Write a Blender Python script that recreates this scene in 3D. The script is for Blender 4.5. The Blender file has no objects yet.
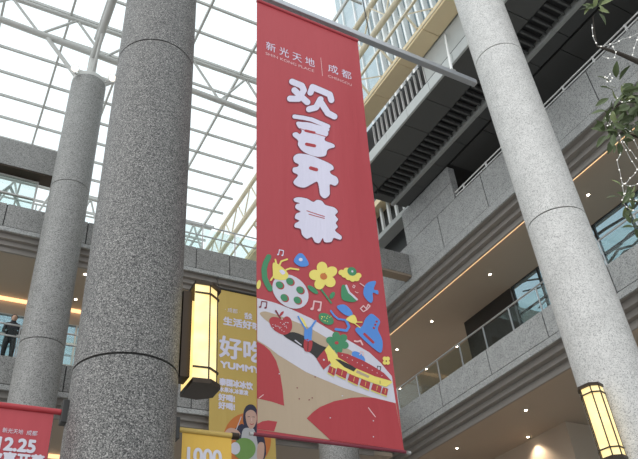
import bpy, bmesh, math, random
from mathutils import Vector, Matrix
from mathutils.geometry import tessellate_polygon
random.seed(7)
SC = bpy.context.scene
COL = SC.collection

# ------------------------------------------------------------------ camera, sky, exposure
F = 702.55
PITCH, YAW, ROLL = math.radians(36.904), math.radians(31.497), math.radians(-5.448)
CAM = Vector((0, 0, 1.6))
_cy, _sy, _cp, _sp, _cr, _sr = math.cos(YAW), math.sin(YAW), math.cos(PITCH), math.sin(PITCH), math.cos(ROLL), math.sin(ROLL)
FWD = Vector((_sy*_cp, _cy*_cp, _sp)); _right = Vector((_cy, -_sy, 0)); _up = _right.cross(FWD)
RV = _cr*_right + _sr*_up; UV = -_sr*_right + _cr*_up
cd = bpy.data.cameras.new('camera'); cam = bpy.data.objects.new('camera', cd); COL.objects.link(cam)
cd.sensor_width = 36.0; cd.lens = F*36.0/638.0; cd.clip_end = 500
m = Matrix.Identity(4)
for i in range(3):
    m[i][0], m[i][1], m[i][2], m[i][3] = RV[i], UV[i], -FWD[i], CAM[i]
cam.matrix_world = m
SC.camera = cam
W = bpy.data.worlds.new('sky'); SC.world = W; W.use_nodes = True
bg = W.node_tree.nodes['Background']; bg.inputs[0].default_value = (0.93, 0.97, 1.0, 1); bg.inputs[1].default_value = 1.35
sl = bpy.data.lights.new('hazy_sun', 'SUN'); sl.energy = 1.0; sl.angle = math.radians(70); sl.color = (1.0, 0.98, 0.94)
so = bpy.data.objects.new('hazy_sun', sl); COL.objects.link(so)
so.rotation_euler = Vector((0.80, 0.28, -0.62)).to_track_quat('-Z', 'Y').to_euler()
SC.view_settings.view_transform = 'Standard'; SC.view_settings.look = 'None'
SC.view_settings.exposure = 0.0; SC.view_settings.gamma = 1.0; SC.view_settings.use_curve_mapping = False

def ray(x, y): return FWD + RV*((x-319)/F) - UV*((y-229.5)/F)
def onX(x, y, X): d = ray(x, y); return CAM + d*(X/d.x)
def onY(x, y, Y): d = ray(x, y); return CAM + d*(Y/d.y)
def onZ(x, y, Z): d = ray(x, y); return CAM + d*((Z-1.6)/d.z)
def onD(x, y, D): return CAM + ray(x, y)*D

# ------------------------------------------------------------------ materials
def new_mat(name):
    mt = bpy.data.materials.new(name); mt.use_nodes = True
    nt = mt.node_tree; b = nt.nodes['Principled BSDF']
    return mt, nt, b
def lin(r, g, b):
    f = lambda c: ((c/255+0.055)/1.055)**2.4 if c > 10 else c/255/12.92
    return (f(r), f(g), f(b), 1)
def plain(name, col, rough=0.6, metal=0.0, var=0.08, scale=3.0, bump=0.0):
    mt, nt, b = new_mat(name)
    geo = nt.nodes.new('ShaderNodeNewGeometry'); nz = nt.nodes.new('ShaderNodeTexNoise')
    nz.inputs['Scale'].default_value = scale; nz.inputs['Detail'].default_value = 4
    nt.links.new(geo.outputs['Position'], nz.inputs['Vector'])
    hs = nt.nodes.new('ShaderNodeMix'); hs.data_type = 'RGBA'
    hs.inputs['A'].default_value = tuple(c*(1-var) for c in col[:3])+(1,)
    hs.inputs['B'].default_value = tuple(min(1, c*(1+var)) for c in col[:3])+(1,)
    nt.links.new(nz.outputs['Fac'], hs.inputs['Factor'])
    nt.links.new(hs.outputs['Result'], b.inputs['Base Color'])
    b.inputs['Roughness'].default_value = rough; b.inputs['Metallic'].default_value = metal
    if bump:
        bp = nt.nodes.new('ShaderNodeBump'); bp.inputs['Strength'].default_value = bump; bp.inputs['Distance'].default_value = 0.02
        nt.links.new(nz.outputs['Fac'], bp.inputs['Height']); nt.links.new(bp.outputs['Normal'], b.inputs['Normal'])
    return mt
def granite(name, dark, mid, light, scale=55, p0=0.16, p1=0.8):
    mt, nt, b = new_mat(name)
    geo = nt.nodes.new('ShaderNodeNewGeometry')
    vo = nt.nodes.new('ShaderNodeTexVoronoi'); vo.inputs['Scale'].default_value = scale
    nt.links.new(geo.outputs['Position'], vo.inputs['Vector'])
    sep = nt.nodes.new('ShaderNodeSeparateColor'); nt.links.new(vo.outputs['Color'], sep.inputs['Color'])
    rp = nt.nodes.new('ShaderNodeValToRGB'); e = rp.color_ramp.elements
    e[0].position = 0.0; e[0].color = dark; e[1].position = 1.0; e[1].color = light
    a = e.new(p0); a.color = dark; a = e.new(p0+0.12); a.color = mid; a = e.new(p1); a.color = mid
    nt.links.new(sep.outputs['Red'], rp.inputs['Fac'])
    nz = nt.nodes.new('ShaderNodeTexNoise'); nz.inputs['Scale'].default_value = 3.0; nz.inputs['Detail'].default_value = 6; nz.inputs['Roughness'].default_value = 0.65
    nt.links.new(geo.outputs['Position'], nz.inputs['Vector'])
    mr = nt.nodes.new('ShaderNodeMapRange'); mr.inputs['To Min'].default_value = 0.76; mr.inputs['To Max'].default_value = 1.24
    nt.links.new(nz.outputs['Fac'], mr.inputs['Value'])
    mx = nt.nodes.new('ShaderNodeMix'); mx.data_type = 'RGBA'; mx.blend_type = 'MULTIPLY'; mx.inputs['Factor'].default_value = 1
    nt.links.new(rp.outputs['Color'], mx.inputs['A']); nt.links.new(mr.outputs['Result'], mx.inputs['B'])
    nt.links.new(mx.outputs['Result'], b.inputs['Base Color'])
    b.inputs['Roughness'].default_value = 0.55
    return mt
def emit(name, col, strength, base=None):
    mt, nt, b = new_mat(name)
    b.inputs['Base Color'].default_value = base or col
    b.inputs['Emission Color'].default_value = col; b.inputs['Emission Strength'].default_value = strength
    return mt
def glass(name, tint, refl=1.0, haze=0.0, hazecol=(0.5, 0.55, 0.57, 1)):
    mt = bpy.data.materials.new(name); mt.use_nodes = True; nt = mt.node_tree; nt.nodes.clear()
    out = nt.nodes.new('ShaderNodeOutputMaterial'); tr = nt.nodes.new('ShaderNodeBsdfTransparent'); tr.inputs[0].default_value = tint
    gl = nt.nodes.new('ShaderNodeBsdfGlossy'); gl.inputs['Roughness'].default_value = 0.03
    lw = nt.nodes.new('ShaderNodeLayerWeight'); lw.inputs[0].default_value = 0.5
    fr = nt.nodes.new('ShaderNodeMath'); fr.operation = 'POWER'; fr.inputs[1].default_value = 5.0; nt.links.new(lw.outputs['Facing'], fr.inputs[0])
    ml = nt.nodes.new('ShaderNodeMath'); ml.operation = 'MULTIPLY_ADD'; ml.inputs[1].default_value = 0.9*refl; ml.inputs[2].default_value = 0.04*refl
    nt.links.new(fr.outputs[0], ml.inputs[0])
    mx = nt.nodes.new('ShaderNodeMixShader'); nt.links.new(ml.outputs[0], mx.inputs[0])
    nt.links.new(tr.outputs[0], mx.inputs[1]); nt.links.new(gl.outputs[0], mx.inputs[2])
    last = mx
    if haze:
        df = nt.nodes.new('ShaderNodeBsdfDiffuse'); df.inputs[0].default_value = hazecol
        m2 = nt.nodes.new('ShaderNodeMixShader'); m2.inputs[0].default_value = haze
        nt.links.new(mx.outputs[0], m2.inputs[1]); nt.links.new(df.outputs[0], m2.inputs[2]); last = m2
    nt.links.new(last.outputs[0], out.inputs[0])
    return mt
def fabric(name, col, sheen=0.0):
    mt, nt, b = new_mat(name)
    geo = nt.nodes.new('ShaderNodeNewGeometry'); nz = nt.nodes.new('ShaderNodeTexNoise')
    mp = nt.nodes.new('ShaderNodeMapping'); mp.inputs['Scale'].default_value = (3.0, 3.0, 0.35)
    nt.links.new(geo.outputs['Position'], mp.inputs['Vector']); nt.links.new(mp.outputs['Vector'], nz.inputs['Vector'])
    nz.inputs['Scale'].default_value = 1.6; nz.inputs['Detail'].default_value = 3
    bp = nt.nodes.new('ShaderNodeBump'); bp.inputs['Strength'].default_value = 0.35; bp.inputs['Distance'].default_value = 0.05
    nt.links.new(nz.outputs['Fac'], bp.inputs['Height']); nt.links.new(bp.outputs['Normal'], b.inputs['Normal'])
    b.inputs['Base Color'].default_value = col; b.inputs['Roughness'].default_value = 0.55
    return mt
M = {}
M['granite_shaded'] = granite('granite_shaded', (0.035, 0.035, 0.036, 1), (0.13, 0.128, 0.124, 1), (0.36, 0.35, 0.335, 1), 95, 0.22, 0.66)  # near column: its shade is put into a darker base colour
M['granite_lit'] = granite('granite_lit', (0.32, 0.32, 0.315, 1), (0.58, 0.575, 0.56, 1), (0.70, 0.69, 0.67, 1), 75, 0.14, 0.75)  # right column: stronger sky light is put into a raised base colour
M['granite_panel'] = granite('granite_panel', (0.11, 0.11, 0.11, 1), (0.26, 0.258, 0.25, 1), (0.38, 0.375, 0.36, 1), 60, 0.16, 0.75)  # far columns and back wing, base colour darkened for the weaker light
M['granite_pale'] = granite('granite_pale', (0.17, 0.175, 0.175, 1), (0.37, 0.375, 0.37, 1), (0.48, 0.48, 0.47, 1), 60, 0.16, 0.75)  # right wing panels, lightened in colour for the side facing the light
M['joint'] = plain('joint', (0.03, 0.03, 0.03, 1), 0.9)
M['steel_white'] = plain('steel_white', (0.52, 0.52, 0.50, 1), 0.45, 0.0, 0.05)
M['steel_cream'] = plain('steel_cream', (0.72, 0.64, 0.48, 1), 0.45, 0.0, 0.05)
M['cream_panel'] = plain('cream_panel', (0.90, 0.73, 0.46, 1), 0.5, 0.0, 0.05, 1.0)
M['aluminium'] = plain('aluminium', (0.42, 0.44, 0.47, 1), 0.35, 0.6, 0.04)
M['steel_satin'] = plain('steel_satin', (0.5, 0.5, 0.5, 1), 0.3, 0.7, 0.04)
M['rail_steel'] = plain('rail_steel', (0.78, 0.78, 0.77, 1), 0.35, 0.1, 0.03)
M['black_metal'] = plain('black_metal', (0.018, 0.017, 0.016, 1), 0.45)
M['bronze'] = plain('bronze', (0.035, 0.022, 0.012, 1), 0.4, 0.4)
M['dark_panel'] = plain('dark_panel', (0.085, 0.087, 0.085, 1), 0.5, 0.0, 0.06, 0.7)
M['dark_louvre'] = plain('dark_louvre', (0.035, 0.036, 0.038, 1), 0.5)
M['grey_trim'] = plain('grey_trim', (0.36, 0.37, 0.36, 1), 0.5)
M['light_fascia'] = plain('light_fascia', (0.50, 0.52, 0.51, 1), 0.5)
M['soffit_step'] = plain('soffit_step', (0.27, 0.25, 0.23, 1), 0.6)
M['ceiling_brown'] = plain('ceiling_brown', (0.42, 0.35, 0.28, 1), 0.65, 0, 0.04, 0.5)
M['wall_brown'] = plain('wall_brown', (0.30, 0.24, 0.18, 1), 0.6)
M['paving'] = granite('paving', (0.2, 0.2, 0.2, 1), (0.34, 0.33, 0.31, 1), (0.45, 0.44, 0.42, 1), 30)
M['floor_tile'] = plain('floor_tile', (0.45, 0.42, 0.38, 1), 0.35)
M['roof_glass'] = glass('roof_glass', (0.96, 0.985, 0.985, 1), 0.6)
M['window_glass'] = glass('window_glass', (0.55, 0.66, 0.70, 1), 1.2, 0.12)
M['rail_glass'] = glass('rail_glass', (0.86, 0.92, 0.91, 1), 1.0)
M['tower_glass'] = plain('tower_glass', (0.20, 0.26, 0.29, 1), 0.15, 0.2, 0.12, 0.3)
M['tower_glass_pale'] = plain('tower_glass_pale', (0.40, 0.48, 0.52, 1), 0.15, 0.2, 0.1, 0.3)
M['white_fin'] = plain('white_fin', (0.75, 0.75, 0.74, 1), 0.5)
M['led'] = emit('led', (1.0, 0.62, 0.32, 1), 1.4)
M['lamp_white'] = emit('lamp_white', (1.0, 0.86, 0.66, 1), 25.0)
M['lantern_glow'] = None
M['fairy'] = emit('fairy', (1.0, 0.97, 0.9, 1), 0.9)
M['flood_lens'] = emit('flood_lens', (1.0, 0.92, 0.8, 1), 1.2)
M['wire_white'] = plain('wire_white', (0.75, 0.75, 0.73, 1), 0.5)
M['bark'] = plain('bark', (0.05, 0.042, 0.034, 1), 0.85, 0, 0.3, 12, 0.5)
M['leaf'] = plain('leaf', (0.07, 0.10, 0.035, 1), 0.5, 0, 0.45, 8)
M['leaf_pale'] = plain('leaf_pale', (0.17, 0.21, 0.08, 1), 0.45, 0, 0.4, 8)
M['red'] = fabric('red', (0.425, 0.048, 0.062, 1))
M['red_print'] = fabric('red_print', (0.40, 0.034, 0.045, 1))
M['maroon'] = fabric('maroon', (0.19, 0.025, 0.045, 1))
M['lilac'] = fabric('lilac', (0.68, 0.66, 0.80, 1))
M['white_print'] = fabric('white_print', (0.60, 0.59, 0.67, 1))
M['pink'] = fabric('pink', (0.74, 0.48, 0.50, 1))
M['beige'] = fabric('beige', (0.44, 0.34, 0.24, 1))
M['black_print'] = fabric('black_print', (0.02, 0.018, 0.018, 1))
M['green'] = fabric('green', (0.045, 0.24, 0.11, 1))
M['yellow'] = fabric('yellow', (0.80, 0.68, 0.16, 1))
M['blue'] = fabric('blue', (0.08, 0.25, 0.66, 1))
M['gold'] = fabric('gold', (0.54, 0.38, 0.105, 1))
M['gold_deep'] = fabric('gold_deep', (0.68, 0.42, 0.06, 1))
M['orange_print'] = fabric('orange_print', (0.55, 0.17, 0.04, 1))
M['skin_print'] = fabric('skin_print', (0.55, 0.35, 0.28, 1))
M['navy_print'] = fabric('navy_print', (0.03, 0.03, 0.06, 1))
M['grey_print'] = fabric('grey_print', (0.45, 0.45, 0.47, 1))
M['green_fruit'] = fabric('green_fruit', (0.16, 0.30, 0.08, 1))
M['cloth_dark'] = plain('cloth_dark', (0.02, 0.02, 0.025, 1), 0.8)
M['skin'] = plain('skin', (0.45, 0.28, 0.2, 1), 0.5)
M['hair'] = plain('hair', (0.012, 0.01, 0.01, 1), 0.5)
def lantern_mat():
    mt, nt, b = new_mat('lantern_glow')
    geo = nt.nodes.new('ShaderNodeNewGeometry'); nz = nt.nodes.new('ShaderNodeTexNoise'); nz.inputs['Scale'].default_value = 5
    nt.links.new(geo.outputs['Position'], nz.inputs['Vector'])
    rp = nt.nodes.new('ShaderNodeValToRGB'); e = rp.color_ramp.elements
    e[0].position = 0.3; e[0].color = (1.0, 0.70, 0.22, 1); e[1].position = 0.7; e[1].color = (1.0, 0.85, 0.42, 1)
    nt.links.new(nz.outputs['Fac'], rp.inputs['Fac'])
    nt.links.new(rp.outputs['Color'], b.inputs['Emission Color']); b.inputs['Emission Strength'].default_value = 0.9
    b.inputs['Base Color'].default_value = (0.6, 0.5, 0.3, 1)
    return mt
M['lantern_glow'] = lantern_mat()

# ------------------------------------------------------------------ mesh helpers
class MB:
    def __init__(s): s.v = []; s.f = []; s.m = []
    def box(s, a, b, mi=0):
        x0, y0, z0 = [min(p, q) for p, q in zip(a, b)]; x1, y1, z1 = [max(p, q) for p, q in zip(a, b)]
        i = len(s.v); s.v += [(x, y, z) for z in (z0, z1) for y in (y0, y1) for x in (x0, x1)]
        for f in ((0, 2, 3, 1), (4, 5, 7, 6), (0, 1, 5, 4), (2, 6, 7, 3), (0, 4, 6, 2), (1, 3, 7, 5)):
            s.f.append(tuple(i+k for k in f)); s.m.append(mi)
        return s
    def tube(s, p, q, r, r2=None, n=10, mi=0, cap=True):
        p, q = Vector(p), Vector(q); d = (q-p).normalized(); r2 = r if r2 is None else r2
        a = d.orthogonal().normalized(); b = d.cross(a); i = len(s.v)
        for c, rr in ((p, r), (q, r2)):
            for k in range(n):
                t = 2*math.pi*k/n; w = c + (a*math.cos(t)+b*math.sin(t))*rr; s.v.append(tuple(w))
        for k in range(n):
            s.f.append((i+k, i+(k+1) % n, i+n+(k+1) % n, i+n+k)); s.m.append(mi)
        if cap:
            s.f.append(tuple(i+k for k in range(n))[::-1]); s.m.append(mi); s.f.append(tuple(i+n+k for k in range(n))); s.m.append(mi)
        return s
    def path(s, pts, r, n=6, mi=0):
        for a, b in zip(pts[:-1], pts[1:]): s.tube(a, b, r, n=n, mi=mi)
        return s
    def bar(s, p, q, w, h, up=(0, 0, 1), mi=0):
        p, q, up = Vector(p), Vector(q), Vector(up); d = (q-p).normalized(); a = d.cross(up).normalized()*(w/2); b = a.cross(d).normalized()*(h/2)
        i = len(s.v)
        for c in (p, q):
            for sx, sz in ((-1, -1), (1, -1), (1, 1), (-1, 1)): s.v.append(tuple(c+a*sx+b*sz))
        for f in ((0, 1, 2, 3), (4, 7, 6, 5), (0, 4, 5, 1), (1, 5, 6, 2), (2, 6, 7, 3), (3, 7, 4, 0)):
            s.f.append(tuple(i+k for k in f)); s.m.append(mi)
        return s
    def poly(s, pts, mi=0):
        i = len(s.v); s.v += [tuple(p) for p in pts]; s.f.append(tuple(range(i, i+len(pts)))); s.m.append(mi); return s
    def prism(s, pts, off, mi=0):
        off = Vector(off); n = len(pts); i = len(s.v)
        s.v += [tuple(p) for p in pts] + [tuple(Vector(p)+off) for p in pts]
        s.f.append(tuple(range(i, i+n))[::-1]); s.m.append(mi); s.f.append(tuple(range(i+n, i+2*n))); s.m.append(mi)
        for k in range(n):
            s.f.append((i+k, i+(k+1) % n, i+n+(k+1) % n, i+n+k)); s.m.append(mi)
        return s
    def mesh(s, name, mats, smooth=False, bevel=0.0):
        me = bpy.data.meshes.new(name); me.from_pydata(s.v, [], s.f)
        for x in (mats if isinstance(mats, (list, tuple)) else [mats]): me.materials.append(M[x] if isinstance(x, str) else x)
        me.polygons.foreach_set('material_index', s.m)
        bm = bmesh.new(); bm.from_mesh(me)
        bmesh.ops.recalc_face_normals(bm, faces=bm.faces)
        if bevel: bmesh.ops.bevel(bm, geom=bm.edges[:], offset=bevel, segments=1, affect='EDGES')
        bm.to_mesh(me); bm.free()
        if smooth:
            me.polygons.foreach_set('use_smooth', [True]*len(me.polygons)); me.set_sharp_from_angle(angle=math.radians(40))
        me.update(); return me
    def build(s, name, mats, parent=None, smooth=False, bevel=0.0):
        return link(name, s.mesh(name, mats, smooth, bevel), parent)
def wloc(o):
    v = Vector((0, 0, 0))
    while o: v += Vector(o.location); o = o.parent
    return v
def link(name, me, parent=None, loc=(0, 0, 0)):
    o = bpy.data.objects.new(name, me); COL.objects.link(o); o.location = loc
    if parent is not None:
        o.parent = parent; o.location = Vector(loc) - wloc(parent)
    return o
def tag(o, label, cat, group=None, kind=None):
    o['label'] = label; o['category'] = cat
    if group: o['group'] = group
    if kind: o['kind'] = kind
    return o
def thing(name, label, cat, loc=(0, 0, 0), group=None, kind=None):
    o = bpy.data.objects.new(name, None); COL.objects.link(o); o.location = loc; o.empty_display_size = 0.2
    return tag(o, label, cat, group, kind)
def box(name, a, b, mats, parent=None, bevel=0.0): return MB().box(a, b).build(name, mats, parent, bevel=bevel)
def slab_pieces(name, n, mesh, parent, pos):
    for k in range(n): link(name, mesh, parent, pos(k))

# ------------------------------------------------------------------ setting: ground
fl = MB().box((-40, -30, -0.3), (45, 60, 0)).build('floor', 'paving'); tag(fl, 'grey stone paving of the plaza under the columns', 'floor', kind='structure')

# ------------------------------------------------------------------ right wing: floors, fascia, soffits
XR = 14.2
wr = thing('wall_right', 'right wing of galleries faced with brightly lit granite panels', 'building', (XR, 0, 0), kind='structure')
Y0, Y1 = -4.0, 28.0
PW = 2.44
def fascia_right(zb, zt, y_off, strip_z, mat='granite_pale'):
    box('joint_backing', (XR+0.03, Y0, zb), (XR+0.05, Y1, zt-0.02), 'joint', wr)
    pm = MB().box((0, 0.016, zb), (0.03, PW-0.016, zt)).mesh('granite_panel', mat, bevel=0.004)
    n = int((Y1-Y0)/PW)
    y = y_off - PW*int((y_off-Y0)/PW)
    for k in range(n): link('granite_panel', pm, wr, (XR, y+k*PW, 0))
    box('strip', (XR-0.02, Y0, strip_z), (XR+0.05, Y1, zb-0.03), 'granite_pale', wr)
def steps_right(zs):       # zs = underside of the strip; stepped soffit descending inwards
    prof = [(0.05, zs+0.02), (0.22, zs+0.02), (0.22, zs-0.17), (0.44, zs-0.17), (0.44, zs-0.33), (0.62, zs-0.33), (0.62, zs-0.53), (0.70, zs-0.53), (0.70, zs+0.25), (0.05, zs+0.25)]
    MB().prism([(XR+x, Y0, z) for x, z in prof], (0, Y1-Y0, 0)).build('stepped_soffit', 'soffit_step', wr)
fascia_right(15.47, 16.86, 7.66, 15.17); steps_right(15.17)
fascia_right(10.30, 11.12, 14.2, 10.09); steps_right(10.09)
box('slab', (XR+0.05, Y0, 15.35), (17.5, 15.4, 16.2), 'wall_brown', wr)
box('slab', (XR+0.05, 15.4, 15.35), (17.55, 18.1, 16.2), 'wall_brown', wr)
box('slab', (XR+0.05, 18.1, 15.35), (XR+8, Y1, 16.2), 'wall_brown', wr)
box('slab', (XR+0.05, Y0, 10.30), (XR+8, Y1, 11.05), 'floor_tile', wr)
box('parapet_core', (XR+0.05, Y0, 16.2), (XR+0.3, Y1, 16.84), 'soffit_step', wr)
# lower gallery fascia (second floor, below the picture)
box('lower_wall', (XR+0.2, Y0, 5.0), (XR+0.6, Y1, 5.9), 'granite_panel', wr)
box('slab', (XR+0.2, Y0, 5.0), (XR+8, Y1, 5.6), 'floor_tile', wr)
# granite pier wall on the upper floor
zt = 18.4
for k in range(2):
    for z0, z1 in ((16.87, 17.62), (17.63, 18.38)):
        ya = 13.92 + k*1.5
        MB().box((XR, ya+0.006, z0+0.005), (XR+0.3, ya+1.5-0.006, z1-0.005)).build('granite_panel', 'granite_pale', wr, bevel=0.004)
# ceilings
def ceil(name, a, b, label, mats='ceiling_brown'):
    return tag(MB().box(a, b).build(name, mats), label, 'ceiling', kind='structure')
ceil('ceiling_gallery', (XR+0.70, Y0, 14.76), (17.55, 18.1, 14.9), 'brown plaster ceiling of the upper gallery in the right wing')
ceil('ceiling_corner', (XR+0.70, 18.1, 14.76), (XR+6.5, Y1, 14.9), 'brown plaster ceiling at the gallery corner behind the red banner')
ceil('ceiling_lower', (XR+0.70, Y0, 9.69), (XR+7.5, Y1, 9.82), 'brown plaster ceiling of the lower gallery in the right wing')
# cove LED
def led(a, b, label):
    t = tag(MB().box(a, b).build('light_strip', 'led'), label, 'light strip'); return t
led((XR+0.71, Y0, 14.66), (XR+0.755, Y1, 14.75), 'warm cove light strip along the edge of upper gallery ceiling, right wing')
led((XR+0.71, Y0, 9.585), (XR+0.735, Y1, 9.67), 'warm cove light strip along the edge of lower gallery ceiling, right wing')
# rear window wall of the upper gallery (glass, outside light)
def window_wall(name, label, p0, ux, length, z0, z1, pitch, transom, frame='black_metal', pane='window_glass', off=(0, 0)):
    """vertical glazing from p0 along unit vector ux"""
    ux = Vector(ux); t = thing(name, label, 'window', (p0[0], p0[1], z0), kind='structure')
    n = max(1, round(length/pitch)); w = length/n; nrm = Vector((0, 0, 1)).cross(ux)
    zs = [z0]+transom+[z1]
    for k in range(n+1):
        c = Vector((p0[0], p0[1], 0))+ux*(k*w)
        MB().bar(c+Vector((0, 0, z0)), c+Vector((0, 0, z1)), 0.06, 0.10, up=nrm).build('mullion', frame, t)
    for z in zs:
        c = Vector((p0[0], p0[1], z))
        MB().bar(c, c+ux*length, 0.09, 0.05).build('transom', frame, t)
    for a, b in zip(zs[:-1], zs[1:]):
        pm = None
        for k in range(n):
            c = Vector((p0[0], p0[1], 0))+ux*(k*w)
            if pm is None:
                q = [ux*0.03+Vector((0, 0, a+0.025)), ux*(w-0.03)+Vector((0, 0, a+0.025)), ux*(w-0.03)+Vector((0, 0, b-0.025)), ux*0.03+Vector((0, 0, b-0.025))]
                pm = MB().prism(q, nrm*0.01).mesh('pane', pane)
            link('pane', pm, t, c)
    return t
window_wall('window_1', 'tall outside glazing behind the upper right gallery', (17.35, 2.0), (0, 1, 0), 13.3, 11.05, 14.76, 1.33, [12.35, 13.6])
wl = MB().box((17.30, 15.4, 11.05), (17.55, 18.1, 14.76)).build('wall_partition', 'black_metal'); tag(wl, 'black partition wall in the upper right gallery', 'wall', kind='structure')
wl = MB().box((20.5, 17.0, 11.05), (20.7, Y1, 14.76)).build('wall_rear', 'wall_brown'); tag(wl, 'brown rear wall behind the gallery corner', 'wall', kind='structure')
# lower gallery shop block
sb = MB().box((17.9, 15.2, 5.6), (21.7, Y1, 9.69)).build('wall_shop', 'ceiling_brown'); tag(sb, 'brown shop wall corner inside the lower gallery', 'wall', kind='structure')
window_wall('window_2', 'shop glazing at the back of the lower right gallery', (21.6, 0.0), (0, 1, 0), 15.0, 5.6, 9.69, 2.5, [8.2])
# upper floor interior (dark)
ui = MB().box((18.6, Y0, 16.2), (18.8, Y1, 18.45)).build('wall_upper', 'dark_louvre'); tag(ui, 'dark rear wall of the top floor behind the low railing', 'wall', kind='structure')

# top overhang: soffit panels, louvre band, trims
ov = thing('ceiling_overhang', 'dark panelled overhang of the top floor with a louvre band', 'overhang', (11.5, 0, 18.4), kind='structure')
YE = 16.55
MB().box((11.56, Y0, 18.55), (18.6, YE, 18.95)).build('deck', 'dark_louvre', ov)
def panels(x0, x1, z, pitch, y_end, mat, name='soffit_panel', g=0.012):
    pm = MB().box((x0+g, g, z), (x1-g, pitch-g, z+0.06)).mesh(name, mat)
    k = 0
    while y_end-(k+1)*pitch > Y0:
        link(name, pm, ov, (0, y_end-(k+1)*pitch, 0)); k += 1
panels(11.56, 12.62, 18.40, 1.27, YE-1.2, 'dark_panel')
MB().prism([(11.57, YE-1.19, 18.40), (12.55, YE-1.19, 18.40), (12.55, YE-0.55, 18.40)], (0, 0, 0.06)).build('soffit_panel', 'dark_panel', ov)
MB().prism([(11.57, YE-1.15, 18.40), (12.53, YE-0.53, 18.40), (12.53, YE-0.30, 18.40), (11.57, YE-0.30, 18.40)], (0, 0, 0.06)).build('soffit_panel', 'dark_panel', ov)
MB().box((11.57, YE-0.28, 18.40), (13.45, YE, 18.46)).build('soffit_panel', 'dark_panel', ov)
# louvre blades
lv = MB().box((12.64, -0.03, 18.36), (13.42, 0.03, 18.52)).mesh('louvre_blade', 'dark_panel')
k = 0
while YE-0.35-k*0.26 > 3.0:
    link('louvre_blade', lv, ov, (0, YE-0.35-k*0.26, 0)); k += 1
pm = MB().box((13.46, 0.008, 18.30), (13.60, 1.27-0.008, 18.55)).mesh('edge_trim', 'grey_trim')
k = 0
while YE-(k+1)*1.27 > Y0: link('edge_trim', pm, ov, (0, YE-(k+1)*1.27, 0)); k += 1
panels(13.61, 14.18, 18.40, 1.27, YE, 'dark_panel')
panels(14.30, 18.5, 18.46, 1.9, YE-2.7, 'dark_panel')
# front light fascia
pm = MB().box((11.48, 0.008, 18.38), (11.56, 1.27-0.008, 18.80)).mesh('fascia_panel', 'light_fascia', bevel=0.004)
k = 0
while YE-0.3-(k+1)*1.27 > Y0: link('fascia_panel', pm, ov, (0, YE-0.3-(k+1)*1.27, 0)); k += 1
# recessed wall with white slats above fascia
up = thing('wall_clerestory', 'pale wall and white slats above the overhang edge', 'wall', (12.3, 0, 18.95), kind='structure')
box('backing', (12.45, 11.9, 18.95), (12.6, YE+8, 21.3), 'dark_louvre', up)
box('white_wall', (12.2, Y0, 18.95), (12.6, 11.9, 21.3), 'light_fascia', up)
sm = MB().box((12.30, -0.02, 18.95), (12.38, 0.02, 21.05)).mesh('slat', 'white_fin')
k = 0
while 12.05+k*0.28 < 15.6: link('slat', sm, up, (0, 12.05+k*0.28, 0)); k += 1
# cream edge beam of the glass roof
eb = thing('trim_1', 'cream panelled edge beam where the glass roof meets the right wing', 'beam', (11.8, 0, 21), kind='structure')
pm = MB().box((11.45, 0.01, 21.0), (12.15, 1.58-0.01, 21.30)).mesh('beam_panel', 'cream_panel', bevel=0.01)
for k in range(22): link('beam_panel', pm, eb, (0, Y0+0.55+k*1.58, 0))
box('upper_flange', (11.47, Y0, 21.30), (12.25, 31, 21.36), 'steel_cream', eb)
box('lower_lip', (11.41, Y0, 21.08), (11.445, 31, 21.14), 'steel_cream', eb)

# tower behind
tw = thing('wall_tower', 'glass tower with white vertical fins rising beyond the glass roof', 'building', (16, 10, 21.4), kind='structure')
MB().box((16.05, 2, 18.96), (20, 18.6, 62)).build('curtain_wall', 'tower_glass', tw)
MB().box((16.6, 18.6, 18.96), (20, 22.4, 58)).build('curtain_wall', 'tower_glass_pale', tw)
fm = MB().box((15.75, -0.06, 18.96), (16.05, 0.06, 62)).mesh('fin', 'white_fin')
k = 0
while 3+k*0.52 < 18.6: link('fin', fm, tw, (0, 3+k*0.52, 0)); k += 1
for z in range(23, 62, 4): box('floor_band', (15.98, 2, z), (16.05, 18.6, z+0.35), 'grey_trim', tw)
for y in (19.3, 20.5, 21.7): box('mullion', (16.5, y, 18.96), (16.6, y+0.1, 58), 'white_fin', tw)

# ------------------------------------------------------------------ glass roof
ZR = 25.0
rf = thing('ceiling_glass_roof', 'glass roof of white steel bars over the plaza', 'glass roof', (3.3, 18.2, ZR), kind='structure')
RX = [1.0+2.325*k for k in range(-4, 5)]      # rafters along Y
PYs = [18.2+1.30*k for k in range(-9, 11)]    # purlins along X
XE = 10.9
for x in RX: MB().bar((x, PYs[0], ZR), (x, PYs[-1], ZR), 0.08, 0.16).build('rafter', 'steel_white', rf)
for y in PYs: MB().bar((RX[0], y, ZR), (XE, y, ZR), 0.07, 0.12).build('purlin', 'steel_white', rf)
pm = MB().box((0.02, 0.02, ZR+0.09), (2.305, 1.28, ZR+0.105)).mesh('pane', 'roof_glass')
pm2 = MB().box((0.02, 0.02, ZR+0.09), (XE-RX[-1]-0.02, 1.28, ZR+0.105)).mesh('pane', 'roof_glass')
for y in PYs[:-1]:
    for i, x in enumerate(RX): link('pane', pm if i < len(RX)-1 else pm2, rf, (x, y, 0))
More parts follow.
